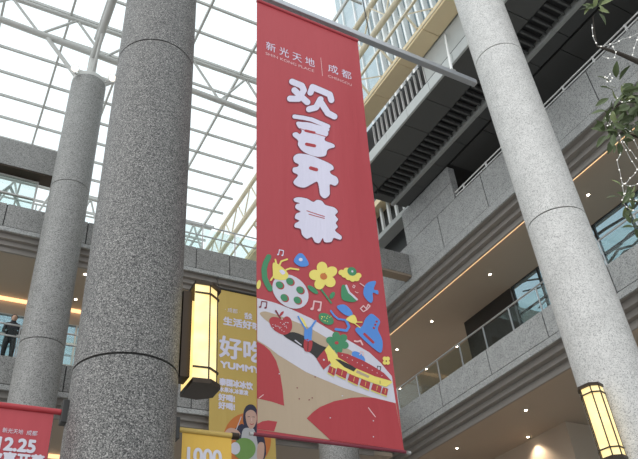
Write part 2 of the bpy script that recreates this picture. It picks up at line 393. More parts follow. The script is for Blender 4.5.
# vertical clerestory glazing and sloped strip along the right edge
cl = thing('window_3', 'cream framed clerestory strip along the roof edge', 'window', (XE, 10, 22.4), kind='structure')
for z, r, x in ((24.2, 0.11, XE), (22.72, 0.12, XE+0.03)): MB().tube((x, 3, z), (x, 30, z), r, n=12).build('tube', 'steel_cream', cl, smooth=True)
MB().bar((11.02, 3, 21.85), (11.02, 30, 21.85), 0.08, 0.08).build('sill_bar', 'steel_cream', cl)
y = 3.0; k = 0
while y < 29:
    MB().bar((XE, y, 24.2), (XE, y+0.8, 22.75), 0.05, 0.05).build('brace', 'steel_cream', cl)
    MB().bar((XE, y+0.8, 22.75), (XE, y+1.6, 24.2), 0.05, 0.05).build('brace', 'steel_cream', cl)
    MB().bar((11.02, y, 21.85), (11.44, y, 21.30), 0.07, 0.07, up=(0, 1, 0)).build('crossbar', 'steel_cream', cl)
    if k % 2 == 0: MB().bar((11.04, y+1.58, 21.84), (11.43, y+0.7, 21.31), 0.05, 0.05, up=(0, 1, 0)).build('brace', 'steel_cream', cl)
    MB().prism([(11.03, y+0.04, 21.84), (11.43, y+0.04, 21.32), (11.43, y+1.56, 21.32), (11.03, y+1.56, 21.84)], (0.01, 0, 0.003)).build('pane', 'roof_glass', cl)
    MB().box((XE+0.16, y+0.02, 21.92), (XE+0.17, y+1.58, ZR-0.02)).build('pane', 'roof_glass', cl)
    y += 1.6; k += 1

def truss(label, a, b, zb, zt, pitch, depth, mat='steel_white', r=0.12, axis='x', group=None, fall=0.0):
    """vertical-plane tube truss between a and b (xy)"""
    a = Vector((a[0], a[1], 0)); b = Vector((b[0], b[1], 0)); d = (b-a); L = d.length; u = d/L
    t = thing('roof_truss', label, 'truss', (a.x, a.y, zb), group)
    MB().tube(a+Vector((0, 0, zb)), b+Vector((0, 0, zb-fall)), r, n=12).build('bottom_chord', mat, t, smooth=True)
    MB().tube(a+Vector((0, 0, zt)), b+Vector((0, 0, zt)), r*0.7, n=12).build('top_chord', mat, t, smooth=True)
    n = int(L/pitch)
    for k in range(n):
        p = a+u*(k*pitch); q = a+u*((k+0.5)*pitch); s = a+u*((k+1)*pitch)
        zp = zb-fall*k*pitch/L; zs_ = zb-fall*(k+1)*pitch/L
        MB().tube(p+Vector((0, 0, zp)), q+Vector((0, 0, zt)), r*0.42, n=8).build('brace', mat, t)
        MB().tube(q+Vector((0, 0, zt)), s+Vector((0, 0, zs_)), r*0.42, n=8).build('brace', mat, t)
    return t
ZB, ZT = 23.0, 24.78
truss('white steel roof truss running across above the far columns', (-9.2, 18.2), (10.7, 18.2), ZB+0.9, ZT, 2.325, 0, fall=1.2)
truss('white steel roof truss running out over the near columns', (-9.2, 7.6), (10.7, 7.6), ZB, ZT, 2.325, 0)
t = truss('white twin tube truss meeting the top of the slim far column', (2.05, 7.6), (2.05, 18.2), ZB-0.05, ZT-0.7, 2.65, 0, r=0.13)
truss('white steel roof truss at the far end of the glass roof', (-9.2, 28.5), (10.7, 28.5), ZB-1.2, ZT, 1.8, 0)
window_wall('window_4', 'glazed end wall closing the far end of the glass roof', (-9, 30.2), (1, 0, 0), 19.8, 17.0, 25.0, 2.2, [18.5, 20.0, 21.3, 22.5, 23.8], 'steel_white', 'roof_glass')

# ------------------------------------------------------------------ granite columns
def column(label, x, y, r, joints, top, mat, cap=None, n=56):
    t = thing('granite_column', label, 'column', (x, y, 0))
    zs = [0.45]+joints+[top]
    MB().tube((x, y, 0), (x, y, 0.45), r+0.12, n=n).build('plinth', mat, t, smooth=True)
    for a, b in zip(zs[:-1], zs[1:]): MB().tube((x, y, a+0.014), (x, y, b-0.014), r, n=n).build('drum', mat, t, smooth=True)
    MB().tube((x, y, 0.45), (x, y, top-0.05), r-0.02, n=32).build('core', 'joint', t, smooth=True)
    if cap:
        MB().tube((x, y, top), (x, y, top+0.16), r*0.98, n=n).build('steel_cap', cap, t, smooth=True)
        MB().tube((x, y, top+0.16), (x, y, ZB-0.1), 0.16, n=16).build('steel_post', cap, t, smooth=True)
        for sx in (-1, 1): MB().tube((x+sx*r*0.6, y, top+0.12), (x+sx*1.75, y, ZB if y < 10 else 23.9-0.0603*(x+sx*1.75+9.2)), 0.075, n=10).build('steel_strut', cap, t, smooth=True)
        for sy in (-1, 1): MB().tube((x, y+sy*r*0.6, top+0.12), (x, y+sy*1.4, ZB-0.05), 0.06, n=10).build('steel_strut', cap, t, smooth=True)
    return t
column('thick shaded speckled granite column carrying the small red and gold banners', 1.84, 7.60, 0.60, [5.32, 10.75, 16.2], 22.0, 'granite_shaded', 'steel_white')
column('brightly lit grey granite column with a lantern on its side, by the right wing', 10.40, 7.55, 0.60, [4.9, 10.05, 15.2], 21.9, 'granite_lit', 'steel_white')
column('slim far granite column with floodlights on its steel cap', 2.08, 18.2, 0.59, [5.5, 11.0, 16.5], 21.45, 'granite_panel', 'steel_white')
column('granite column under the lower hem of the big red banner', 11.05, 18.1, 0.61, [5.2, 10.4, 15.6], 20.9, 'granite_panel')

# ------------------------------------------------------------------ back wing (runs along X)
YB = 19.25
BX0, BX1 = -10.0, 13.4
wb = thing('wall_back', 'back wing of galleries with grey granite fascias behind the far columns', 'building', (0, YB, 0), kind='structure')
def fascia_back(zb, zt, strip_z, x_off=1.0, x1=BX1, pw=1.25):
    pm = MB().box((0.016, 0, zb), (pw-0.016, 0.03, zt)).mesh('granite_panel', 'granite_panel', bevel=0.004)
    x = x_off - pw*int((x_off-BX0)/pw)
    while x+pw < x1:
        link('granite_panel', pm, wb, (x, YB, 0)); x += pw
    box('joint_backing', (BX0, YB+0.03, zb), (x, YB+0.05, zt-0.02), 'joint', wb)
    box('strip', (BX0, YB-0.02, strip_z), (x, YB+0.05, zb-0.03), 'granite_pale', wb)
def steps_back(zs):
    prof = [(0.05, zs+0.02), (0.16, zs+0.02), (0.16, zs-0.15), (0.30, zs-0.15), (0.30, zs-0.30), (0.42, zs-0.30), (0.42, zs-0.46), (0.50, zs-0.46), (0.50, zs+0.25), (0.05, zs+0.25)]
    MB().prism([(BX0, YB+y, z) for y, z in prof], (BX1-BX0, 0, 0)).build('stepped_soffit', 'soffit_step', wb)
fascia_back(15.42, 16.28, 15.24, 4.2, 11.4); steps_back(15.24)
fascia_back(10.32, 11.12, 10.14, 4.2, 13.4); steps_back(10.14)
box('slab', (BX0, YB+0.05, 15.40), (11.4, YB+3.3, 16.2), 'wall_brown', wb)
box('slab', (BX0, YB+0.05, 10.30), (14.2, YB+9, 11.05), 'floor_tile', wb)
box('lower_wall', (BX0, YB+0.2, 5.0), (13.4, YB+0.6, 5.9), 'granite_panel', wb)
# granite beam on the left above the window strip
bx = 1.78
for k in range(5):
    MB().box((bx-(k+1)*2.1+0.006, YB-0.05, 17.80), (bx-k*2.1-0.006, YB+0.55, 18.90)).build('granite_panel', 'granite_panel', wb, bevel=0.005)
box('beam_underside', (BX0, YB-0.03, 17.74), (bx-0.02, YB+0.52, 17.80), 'bronze', wb)
ceil('ceiling_back', (BX0, YB+0.50, 14.86), (14.85, YB+3.3, 15.0), 'brown plaster ceiling of the back gallery')
ceil('ceiling_back_lower', (BX0, YB+0.50, 9.74), (14.2, YB+8.0, 9.87), 'brown plaster ceiling of the lower back gallery')
led((BX0, YB+3.18, 14.74), (10.5, YB+3.26, 14.85), 'warm cove light strip at the rear of the back gallery ceiling')
led((BX0, YB+3.30, 9.62), (13.5, YB+3.38, 9.73), 'warm cove light strip across the lower back gallery ceiling')
window_wall('window_5', 'pale outside glazing at the rear of the back gallery', (BX0, YB+3.35), (1, 0, 0), 20.4, 11.05, 14.3, 0.85, [11.9, 12.75, 13.55], 'steel_white', 'window_glass')
hb = MB().box((BX0, YB+3.3, 14.3), (10.5, YB+3.5, 15.2)).build('wall_bulkhead', 'ceiling_brown'); tag(hb, 'brown bulkhead above the rear glazing of the back gallery', 'wall', kind='structure')
lw = MB().box((BX0, YB+8, 5.0), (13.5, YB+8.2, 9.75)).build('wall_lower_back', 'wall_brown'); tag(lw, 'brown rear wall of the lower back gallery', 'wall', kind='structure')
# window strip between fascia and beam, left
ws = window_wall('window_6', 'glazed strip under the granite beam on the left', (BX0, YB+0.42), (1, 0, 0), 11.2, 16.28, 17.74, 1.6, [17.0], 'steel_white', 'rail_glass')
for k in range(7):
    x = BX0+k*1.6
    MB().tube((x, YB+0.9, 16.3), (x+0.8, YB+0.9, 17.7), 0.05, n=8).build('brace', 'steel_white', ws)
    MB().tube((x+0.8, YB+0.9, 17.7), (x+1.6, YB+0.9, 16.3), 0.05, n=8).build('brace', 'steel_white', ws)

# short granite link beam at the gallery corner, glimpsed beside the banner
br = thing('wall_link', 'short granite link beam with a dark underside beside the big banner', 'beam', (12, 17.1, 15.5), kind='structure')
for a, b in ((9.4, 11.0), (11.0, 12.6), (12.6, 14.18)):
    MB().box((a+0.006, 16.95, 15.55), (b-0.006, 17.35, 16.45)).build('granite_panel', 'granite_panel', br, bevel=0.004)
box('underside', (9.4, 16.97, 15.46), (14.18, 17.34, 15.55), 'wall_brown', br)

# corner glazing beyond the pier, seen right of the banner
cg = thing('wall_corner', 'dark glazed corner with pale ledges beyond the granite pier', 'building', (15.5, 20, 16.9), kind='structure')
box('glass_block', (15.9, 16.95, 16.3), (17.5, 26, 24.0), 'dark_louvre', cg)
box('ledge', (15.35, 16.98, 19.62), (15.9, 24, 19.86), 'light_fascia', cg)
box('ledge', (15.35, 17.3, 21.4), (15.9, 24, 21.7), 'cream_panel', cg)
for k in range(9): box('slat', (15.6, 17.2+k*0.55, 19.86), (15.72, 17.32+k*0.55, 21.4), 'white_fin', cg)
for z in (16.9, 18.2): MB().tube((15.6, 17, z), (15.6, 24, z), 0.09, n=8).build('tube', 'steel_white', cg)
for k in range(5): MB().tube((15.6, 17.2+k*1.2, 16.9), (15.6, 17.8+k*1.2, 18.2), 0.05, n=8).build('brace', 'steel_white', cg)

# ------------------------------------------------------------------ balustrades
def balustrade(label, p0, u, length, zf, h, pitch, rails=(1.0,), sides=-1, first=0.0):
    u = Vector(u); t = thing('glass_balustrade', label, 'balustrade', (p0[0], p0[1], zf))
    P = Vector((p0[0], p0[1], zf))
    for rz in rails: MB().tube(P+Vector((0, 0, h*rz)), P+u*length+Vector((0, 0, h*rz)), 0.028, n=8).build('handrail', 'steel_satin', t, smooth=True)
    n = int(length/pitch); nrm = Vector((0, 0, 1)).cross(u)
    pm = MB().prism([u*0.05+Vector((0, 0, 0.06)), u*(pitch-0.05)+Vector((0, 0, 0.06)), u*(pitch-0.05)+Vector((0, 0, h*0.9)), u*0.05+Vector((0, 0, h*0.9))], nrm*0.012).mesh('pane', 'rail_glass')
    po = MB().bar((0, 0, 0), (0, 0, h), 0.035, 0.035, up=u).mesh('post', 'steel_satin')
    for k in range(n+1): link('post', po, t, P+u*(k*pitch))
    for k in range(n): link('pane', pm, t, P+u*(k*pitch))
    return t
balustrade('glass balustrade with steel posts along the upper right gallery edge', (14.38, 2.08), (0, 1, 0), 24.4, 11.12, 0.88, 1.22)
balustrade('glass balustrade with two rails along the back gallery edge', (BX0+0.3, YB+0.12), (1, 0, 0), 23.0, 11.12, 1.05, 1.25, (1.0, 0.66))
balustrade('glass balustrade on top of the upper back gallery fascia', (3.2, YB+0.12), (1, 0, 0), 7.5, 16.2, 1.2, 1.25, (1.0, 0.62))
# low railing on the granite parapet of the top floor
lr = thing('low_railing', 'low double steel railing on top of the upper right granite parapet', 'railing', (XR+0.1, 5, 16.86))
for z in (17.0, 17.16): MB().tube((XR+0.08, -2, z), (XR+0.08, 13.9, z), 0.027, n=6).build('rail', 'rail_steel', lr)
pm = MB().bar((XR+0.08, 0, 16.84), (XR+0.08, 0, 17.18), 0.05, 0.05, up=(0, 1, 0)).mesh('post', 'rail_steel')
for k in range(13): link('post', pm, lr, (0, -1.2+k*1.22, 0))
pm = MB().box((XR+0.05, -0.05, 16.85), (XR+0.12, 0.05, 16.93)).mesh('stud', 'black_metal')
for k in range(75): link('stud', pm, lr, (0, -1.0+k*0.2, 0))

# ------------------------------------------------------------------ downlights
def downlight(x, y, z, label, group, power=0):
    t = thing('downlight', label, 'downlight', (x, y, z), group)
    _r = MB().tube((x, y, z-0.015), (x, y, z), 0.06, n=16); rim = _r.build('rim', 'white_fin', t, smooth=True)
    MB().tube((x, y, z-0.022), (x, y, z-0.012), 0.042, n=16).build('lens', 'lamp_white', rim)
    if power:
        l = bpy.data.lights.new('lamp', 'SPOT'); l.energy = power; l.color = (1, 0.80, 0.58); l.spot_size = math.radians(110); l.spot_blend = 0.8; l.shadow_soft_size = 0.06
        o = link('lamp', l, t, (x, y, z-0.05))
for x in (16.0, 18.24):
    for y in (10.2, 12.6, 14.92, 18.45, 20.9, 22.0, 24.1):
        if (x > 17 and y < 17) or (x < 17 and y > 21.5) or (x > 17 and y in (18.45, 20.9)): continue
        downlight(x, y, 14.76, 'small recessed downlight in the upper right gallery ceiling', 'upper right gallery downlights', 90)
downlight(18.24, 19.81, 14.76, 'small recessed downlight in the upper right gallery ceiling', 'upper right gallery downlights', 90)
for x, y in ((15.92, 14.86), (15.84, 18.26), (15.9, 11.4), (17.7, 11.5), (15.9, 8.0)):
    downlight(x, y, 9.69, 'small recessed downlight in the lower right gallery ceiling', 'lower right gallery downlights', 90)
downlight(17.62, 16.66, 9.69, 'recessed downlight grazing the brown shop wall of the lower gallery', 'lower right gallery downlights', 160)
for x, y in ((3.23, 20.15), (3.3, 21.8), (0.0, 20.15), (0.0, 21.8), (6.5, 20.15), (6.5, 21.8), (-3.2, 20.15)):
    downlight(x, y, 14.86, 'small recessed downlight in the back gallery ceiling', 'back gallery downlights', 80)
for x, y in ((2.2, 21.4), (5.5, 21.4), (9.4, 21.4)):
    downlight(x, y, 9.74, 'small recessed downlight in the lower back gallery ceiling', 'lower back gallery downlights', 80)

# ------------------------------------------------------------------ lanterns on columns
def lantern(label, cx, cy, z0, z1, s, k_=1.0):
    """half-octagon bay lantern on a column face, s = +1 faces +X, -1 faces -X"""
    t = thing('wall_lantern', label, 'lantern', (cx, cy, z0), 'column lanterns')
    w = 0.19*k_; d1, d2 = 0.25*k_, 0.39*k_
    base = [(0.06, -w), (d1, -w-0.02), (d2, -0.11*k_), (d2, 0.11*k_), (d1, w+0.02), (0.06, w)]
    def ring(k): return [(cx+s*(0.06+(x-0.06)*k), cy+y*k) for x, y in base]
    hz = z1-z0
    MB().box((cx-s*0.06, cy-0.11, z0+0.06), (cx+s*0.058, cy+0.11, z1-0.08)).build('back_plate', 'bronze', t)
    r = ring(1.0); R = ring(1.16)
    MB().prism([(x, y, z0-0.05) for x, y in R], (0, 0, 0.06)).build('base', 'bronze', t)
    MB().prism([(x, y, z1-0.01) for x, y in R], (0, 0, 0.05)).build('cap', 'bronze', t)
    for a, b in zip(r[:-1], r[1:]):
        pa = Vector((a[0], a[1], 0)); pb = Vector((b[0], b[1], 0)); nn = (pb-pa).cross(Vector((0, 0, 1))).normalized()*0.008
        MB().prism([pa+Vector((0, 0, z0+0.01)), pb+Vector((0, 0, z0+0.01)), pb+Vector((0, 0, z1-0.01)), pa+Vector((0, 0, z1-0.01))], nn).build('glass_panel', 'lantern_glow', t)
    for x, y in r[1:-1]:
        ox, oy = (x-cx)*1.0, (y-cy)
        MB().bar((x+s*0.006, y+0.03*oy, z0), (x+s*0.006, y+0.03*oy, z1), 0.016, 0.016, up=(0, 1, 0)).build('rib', 'bronze', t)
    for z in (z0+0.12*hz, z1-0.10*hz):
        q = ring(1.07)
        for a, b in zip(q[:-1], q[1:]): MB().bar((a[0], a[1], z), (b[0], b[1], z), 0.02, 0.02).build('ring_bar', 'bronze', t)
    return t
lantern('glowing amber bay lantern on the thick shaded column', 2.48, 7.50, 5.27, 6.60, 1)
lantern('glowing amber bay lantern on the brightly lit grey column', 9.80, 7.55, 5.03, 6.22, -1, 0.84)
_a = math.radians(9); _l = bpy.data.objects['wall_lantern.001']; _l.location = (10.40-0.645*math.cos(_a), 7.55-0.645*math.sin(_a), 5.03); _l.rotation_euler = (0, 0, _a)

# floodlights on far column cap
for dx, dy, lab in ((-0.62, -0.35, 'round floodlight on the bracket facing the banners'), (0.66, -0.45, 'round floodlight on the bracket beside the thick column')):
    t = thing('floodlight', 'small white '+lab, 'floodlight', (2.08+dx, 18.2+dy, 21.5), 'column cap floodlights')
    c = Vector((2.08+dx, 18.2+dy, 21.55))
    MB().tube(c+Vector((-0.3*dx, -0.3*dy, 0)), c, 0.03, n=8).build('bracket', 'steel_white', t)
    MB().tube(c+Vector((0, 0.0, 0.05)), c+Vector((0, -0.24, -0.08)), 0.09, 0.15, n=14).build('housing', 'white_fin', t, smooth=True)
    MB().tube(c+Vector((0, -0.24, -0.08)), c+Vector((0, -0.255, -0.088)), 0.12, n=14).build('lens', 'flood_lens', t)

# ------------------------------------------------------------------ flat print helpers
class Surf:
    """a hanging sheet: (u metres right, v metres down) -> world"""
    def __init__(s, o, eu, ev, bulge=None):
        s.o, s.eu, s.ev = Vector(o), Vector(eu), Vector(ev); s.n = s.eu.cross(s.ev).normalized()
        if s.n.dot(CAM-s.o) < 0: s.n = -s.n
        s.b = bulge or (lambda u, v: 0.0)
    def at(s, u, v, off=0.0): return s.o+s.eu*u+s.ev*v+s.n*(s.b(u, v)+off)
    def px(s, x, y):
        d = ray(x, y); n = s.eu.cross(s.ev); t = (s.o-CAM).dot(n)/d.dot(n); p = CAM+d*t-s.o
        a, b, c = s.eu.dot(s.eu), s.eu.dot(s.ev), s.ev.dot(s.ev); e, f = p.dot(s.eu), p.dot(s.ev); D = a*c-b*b
        return ((e*c-f*b)/D, (f*a-e*b)/D)
class Print:
    """layers of flat ink on a Surf; shapes given in sheet metres, or in picture pixels when px=True"""
    def __init__(s, surf, px=True): s.s = surf; s.v = []; s.f = []; s.m = []; s.mats = []; s.pxm = px; s.lay = 0
    def mi(s, mat):
        if mat not in s.mats: s.mats.append(mat)
        return s.mats.index(mat)
    def c(s, p): return s.s.px(*p) if s.pxm else p
    def raw(s, pts, mat, off, maxlen=None):
        bm = bmesh.new(); vs = [bm.verts.new((u, v, 0)) for u, v in pts]
        tris = tessellate_polygon([[Vector((u, v, 0)) for u, v in pts]])
        for t in tris:
            try: bm.faces.new([vs[i] for i in t])
            except ValueError: pass
        if maxlen:
            for _ in range(6):
                es = [e for e in bm.edges if e.calc_length() > maxlen]
                if not es: break
                bmesh.ops.subdivide_edges(bm, edges=es, cuts=1); bmesh.ops.triangulate(bm, faces=bm.faces)
        i = len(s.v); bm.verts.index_update(); k = s.mi(mat)
        for v in bm.verts: s.v.append(tuple(s.s.at(v.co.x, v.co.y, off)))
        for f in bm.faces: s.f.append(tuple(i+v.index for v in f.verts)); s.m.append(k)
        bm.free()
    def off(s, layer): s.lay += 1; return 0.003+0.0018*layer+0.000004*s.lay
    def poly(s, pts, mat, layer=1, maxlen=0.1): s.raw([s.c(p) for p in pts], mat, s.off(layer), maxlen); return s
    def smooth(s, pts, mat, layer=1, n=4, maxlen=0.1):
        out = []; N = len(pts)
        for i in range(N):
            p0, p1, p2, p3 = [Vector(pts[(i+k-1) % N]) for k in range(4)]
            for k in range(n):
                t = k/n; out.append(tuple(0.5*((2*p1)+(p2-p0)*t+(2*p0-5*p1+4*p2-p3)*t*t+(3*p1-p0-3*p2+p3)*t**3)))
        return s.poly(out, mat, layer, maxlen)
    def ell(s, c, a, b, rot, mat, layer=1, n=20):
        r = math.radians(rot); co, si = math.cos(r), math.sin(r)
        return s.poly([(c[0]+a*math.cos(t)*co-b*math.sin(t)*si, c[1]+a*math.cos(t)*si+b*math.sin(t)*co) for t in [2*math.pi*k/n for k in range(n)]], mat, layer)
    def stroke(s, pts, w, mat, layer=1, n=14):
        for p in pts: s.ell(p, w/2, w/2, 0, mat, layer, n)
        for a, b in zip(pts[:-1], pts[1:]):
            d = Vector(b)-Vector(a)
            if d.length < 1e-6: continue
            q = Vector((-d.y, d.x)).normalized()*(w/2)
            s.poly([(a[0]+q.x, a[1]+q.y), (b[0]+q.x, b[1]+q.y), (b[0]-q.x, b[1]-q.y), (a[0]-q.x, a[1]-q.y)], mat, layer)
        return s
    def build(s, name, parent):
        me = bpy.data.meshes.new(name); me.from_pydata(s.v, [], s.f)
        for x in s.mats: me.materials.append(M[x])
        me.polygons.foreach_set('material_index', s.m); me.update()
        return link(name, me, parent)
def lettering(surf, body, mat, parent, x0, x1, yb, yt, bold=0.0, off=0.008, name='lettering'):
    """text filling the box whose lower left corner is picture point (x0, yb), upper left (x0, yt), right end x1 (on the sheet)"""
    u, v = surf.px(x0, yb); v2 = surf.px(x0, yt)[1]; u2 = surf.px(x1, yb)[0]
    c = bpy.data.curves.new('lettering', 'FONT'); c.body = body; c.size = 1.0
    o = bpy.data.objects.new('tmp', c); COL.objects.link(o); bpy.context.view_layer.update()
    dg = bpy.context.evaluated_depsgraph_get(); me = bpy.data.meshes.new_from_object(o.evaluated_get(dg))
    bpy.data.objects.remove(o); bpy.data.curves.remove(c)
    xs = [p.co.x for p in me.vertices]; ys = [p.co.y for p in me.vertices]; a0, a1, b0, b1 = min(xs), max(xs), min(ys), max(ys)
    kx, ky = (u2-u)/(a1-a0), (v-v2)/(b1-b0)
    base = [(u+(p.co.x-a0)*kx, v-(p.co.y-b0)*ky) for p in me.vertices]; fs = [tuple(f.vertices) for f in me.polygons]
    bpy.data.meshes.remove(me)
    V, Fc = [], []
    shifts = [(0, 0)] if not bold else [(bold*math.cos(t), bold*math.sin(t)) for t in [math.pi*k/4 for k in range(8)]]
    for i, (du, dv) in enumerate(shifts):
        n = len(V); V += [tuple(surf.at(p+du, q+dv, off+i*0.00003)) for p, q in base]; Fc += [tuple(n+k for k in f) for f in fs]
    me = bpy.data.meshes.new(name); me.from_pydata(V, [], Fc); me.materials.append(M[mat]); me.update()
    return link(name, me, parent)
def sheet(surf, w, h, mat, parent, name='cloth', nu=24, nv=60, thick=0.006):
    v = []; f = []
    for k in range(2):
        for j in range(nv+1):
            for i in range(nu+1): v.append(tuple(surf.at(w*i/nu, h*j/nv, -thick*k)))
    N = (nu+1)*(nv+1)
    for j in range(nv):
        for i in range(nu):
            a = j*(nu+1)+i; f.append((a, a+1, a+nu+2, a+nu+1)); f.append((N+a, N+a+nu+1, N+a+nu+2, N+a+1))
    for j in range(nv):
        for i in (0, nu):
            a = j*(nu+1)+i; f.append((a, a+nu+1, N+a+nu+1, N+a))
    for i in range(nu):
        for j in (0, nv):
            a = j*(nu+1)+i; f.append((a, a+1, N+a+1, N+a))
    me = bpy.data.meshes.new(name); me.from_pydata(v, [], f); me.materials.append(M[mat])
    bm = bmesh.new(); bm.from_mesh(me); bmesh.ops.recalc_face_normals(bm, faces=bm.faces); bm.to_mesh(me); bm.free()
    me.polygons.foreach_set('use_smooth', [True]*len(me.polygons)); me.set_sharp_from_angle(angle=math.radians(40)); me.update()
    return link(name, me, parent)

# ------------------------------------------------------------------ big red banner
ZP = 13.96
pole = thing('banner_pole', 'long grey aluminium pole carrying the tall red banner', 'pole', (3.62, 7.6, ZP))
MB().box((3.62, 7.53, ZP-0.07), (9.30, 7.67, ZP+0.07)).build('beam', 'aluminium', pole, bevel=0.008)
MB().box((9.30, 7.535, ZP-0.065), (9.32, 7.665, ZP+0.065)).build('end_cap', 'steel_satin', pole)
MB().box((3.59, 7.52, ZP-0.08), (3.62, 7.68, ZP+0.08)).build('end_cap', 'black_metal', pole)
for x, lab in ((6.42, 'thin dark cable holding the middle of the banner pole from the roof'), (4.15, 'thin dark cable holding the banner pole near its black end cap')):
    t = thing('support_cable', lab, 'cable', (x, 7.6, ZP+0.07), 'banner pole cables')
    MB().tube((x, 7.6, ZP+0.13), (x, 7.6, 22.88), 0.014, n=6).build('wire', 'black_metal', t)
    MB().box((x-0.04, 7.56, ZP+0.07), (x+0.04, 7.64, ZP+0.13)).build('clamp', 'steel_satin', t)
t = thing('support_strut', 'white strut bracing the banner pole back to the right wing', 'strut', (8.68, 7.6, ZP+0.07))
se = onX(445, 35, 12.16)
MB().tube((8.68, 7.62, ZP+0.14), se, 0.035, n=8).build('rod', 'white_fin', t); MB().box((8.62, 7.55, ZP+0.075), (8.74, 7.67, ZP+0.14)).build('clamp', 'steel_satin', t)

bn = thing('hanging_banner', 'tall red banner with white brush lettering and colourful toy pictures', 'banner', (4.9, 7.9, 5.1))
A = onY(257, 3.5, 7.60); B = onY(357.5, 40, 7.60); Cc = onY(257, 431, 8.25); D = onY(404, 452.5, 8.25)
eu = (B-A); ev = (Cc-A); BW, BH = eu.length, ev.length
eu = Vector((1, 0, 0)); top = Vector((A.x, 7.60, (A.z+B.z)/2)); bot = Vector((Cc.x, 8.25, (Cc.z+D.z)/2))
BW = ((B.x-A.x)+(D.x-Cc.x))/2; ev = (bot-top); BH = ev.length; ev.normalize()
def bulge(u, v):
    t = v/BH; e = math.sin(math.pi*min(1, max(0, t)))
    return 0.018*e*math.sin(2*math.pi*u/1.5+0.8) - 0.03*e*((u/BW-0.5)*2)**2
BS = Surf(top, eu, ev, bulge)
bc = sheet(BS, BW, BH, 'red', bn, nu=30, nv=90)
MB().tube(BS.at(0.0, -0.03), BS.at(BW, -0.03), 0.04, n=10).build('top_sleeve', 'red', bn, smooth=True)
MB().tube(BS.at(-0.08, BH+0.02), BS.at(BW+0.03, BH+0.015), 0.024, n=12).build('bottom_sleeve', 'maroon', bn, smooth=True)
for u in (-0.11, BW+0.06): MB().tube(BS.at(u, BH+0.02), BS.at(u+0.05, BH+0.02), 0.026, n=12).build('bar_knob', 'steel_satin', bn, smooth=True)

# ground shapes of the picture
pg = Print(BS)
pg.poly([(257.3, 299), (275, 303.5), (292, 310), (311, 318.5), (330, 330.5), (353, 344), (369, 353.5), (380, 364), (392.2, 378), (403.7, 450.5), (330, 440), (257.3, 429.5)], 'beige', 1, 0.12)
pg.poly([(257.3, 298), (275, 303), (292, 309.5), (311, 318), (330, 330), (353, 343.5), (369, 352.5), (381, 363), (392.2, 376), (396.0, 403), (376.5, 399), (343, 388), (306, 372), (278, 355), (268, 347), (257.3, 340)], 'white_print', 2, 0.12)
pg.poly([(257.3, 341.5), (264, 345.5), (270, 351), (276, 361), (280, 374), (282.5, 390), (284, 406), (272, 402), (257.3, 398.5)], 'red_print', 2, 0.12)
pg.poly([(257.3, 424), (262, 421.5), (268, 420.5), (277, 421.8), (274, 431.5), (257.3, 429.3)], 'red_print', 2, 0.12)
pg.poly([(306.5, 418.5), (313, 412), (320, 407), (334, 401.3), (351, 398), (363, 397.3), (374, 398), (395.6, 403), (403.8, 450.5), (330, 440), (318, 429)], 'red_print', 3, 0.12)
for x, y in ((297, 388), (299, 399), (309, 400), (312, 398), (315, 377)): pg.ell((x, y), 0.8, 0.6, 0, 'maroon', 4, 8)
for x, y in ((279, 374), (330, 418), (373, 421), (373, 437), (342, 396)): pg.ell((x, y), 0.7, 0.6, 0, 'white_print', 4, 8)
pg.stroke([(368, 408), (371, 412), (375, 417)], 0.9, 'pink', 4)
pg.stroke([(259, 398), (263, 395)], 0.8, 'pink', 4)
pg.build('ground_print', bc)
# dark track with the beige rim
pt = Print(BS)
pt.smooth([(260, 314.5), (264, 311.5), (272, 313.5), (282, 317), (296, 322), (309, 327.5), (322, 335), (336, 344), (352, 352), (345, 358), (330, 352), (310, 343), (290, 333), (272, 325)], 'beige', 3)
pt.smooth([(283, 335.5), (290, 332.5), (297, 333), (308, 338), (320, 345), (331, 350), (329, 357), (318, 359), (312, 354), (298, 345)], 'black_print', 4)
pt.stroke([(295, 340.5), (301, 345)], 1.1, 'white_print', 5)
pt.build('track_print', bc)

# white brush characters (rounded strokes)
def glyph(strokes, w, holes=()):
    g = Print(BS)
    for st in strokes: g.stroke([(x, y+0.4) for x, y in st[0]], st[1]+1.8 if len(st) > 1 else w+1.8, 'maroon', 1)
    for st in strokes: g.stroke(st[0], st[1] if len(st) > 1 else w, 'lilac', 2)
    for h in holes: g.stroke(h[0], h[1], 'red_print', 3)
    g.build('character_print', bc)
glyph([([(292.2, 81.5), (302, 85.5), (304, 90), (299, 98.5), (290, 98.5)],), ([(294.5, 90), (307.5, 102)],), ([(312.5, 87), (310.5, 92.5)],),
       ([(313.5, 87.5), (329.5, 95), (331, 100.5)],), ([(320.3, 99.5), (316, 107.5), (309.2, 109)],), ([(321, 103), (327.5, 113.5), (334, 117)],)], 6.0)
def blob(pts, holes, bars=()):
    g = Print(BS); Q = lambda p: (260+p[0]/3.187, 110+p[1]/3.187)
    P = [Q(p) for p in pts]; N = len(P); out = []
    for i in range(N):
        p0, p1, p2, p3 = [Vector(P[(i+k-1) % N]) for k in range(4)]
        for k in range(4):
            t = k/4; out.append(tuple(0.5*((2*p1)+(p2-p0)*t+(2*p0-5*p1+4*p2-p3)*t*t+(3*p1-p0-3*p2+p3)*t**3)))
    g.stroke([(x, y+0.3) for x, y in out]+[out[0]], 1.9, 'maroon', 1, 8)
    for st, w in bars: g.stroke([Q(p) for p in st], w/3.187+1.8, 'maroon', 1)
    g.poly(out, 'lilac', 2)
    for st, w in bars: g.stroke([Q(p) for p in st], w/3.187, 'lilac', 2)
    for st, w in holes: g.stroke([Q(p) for p in st], w/3.187, 'red_print', 3)
    g.build('character_print', bc)
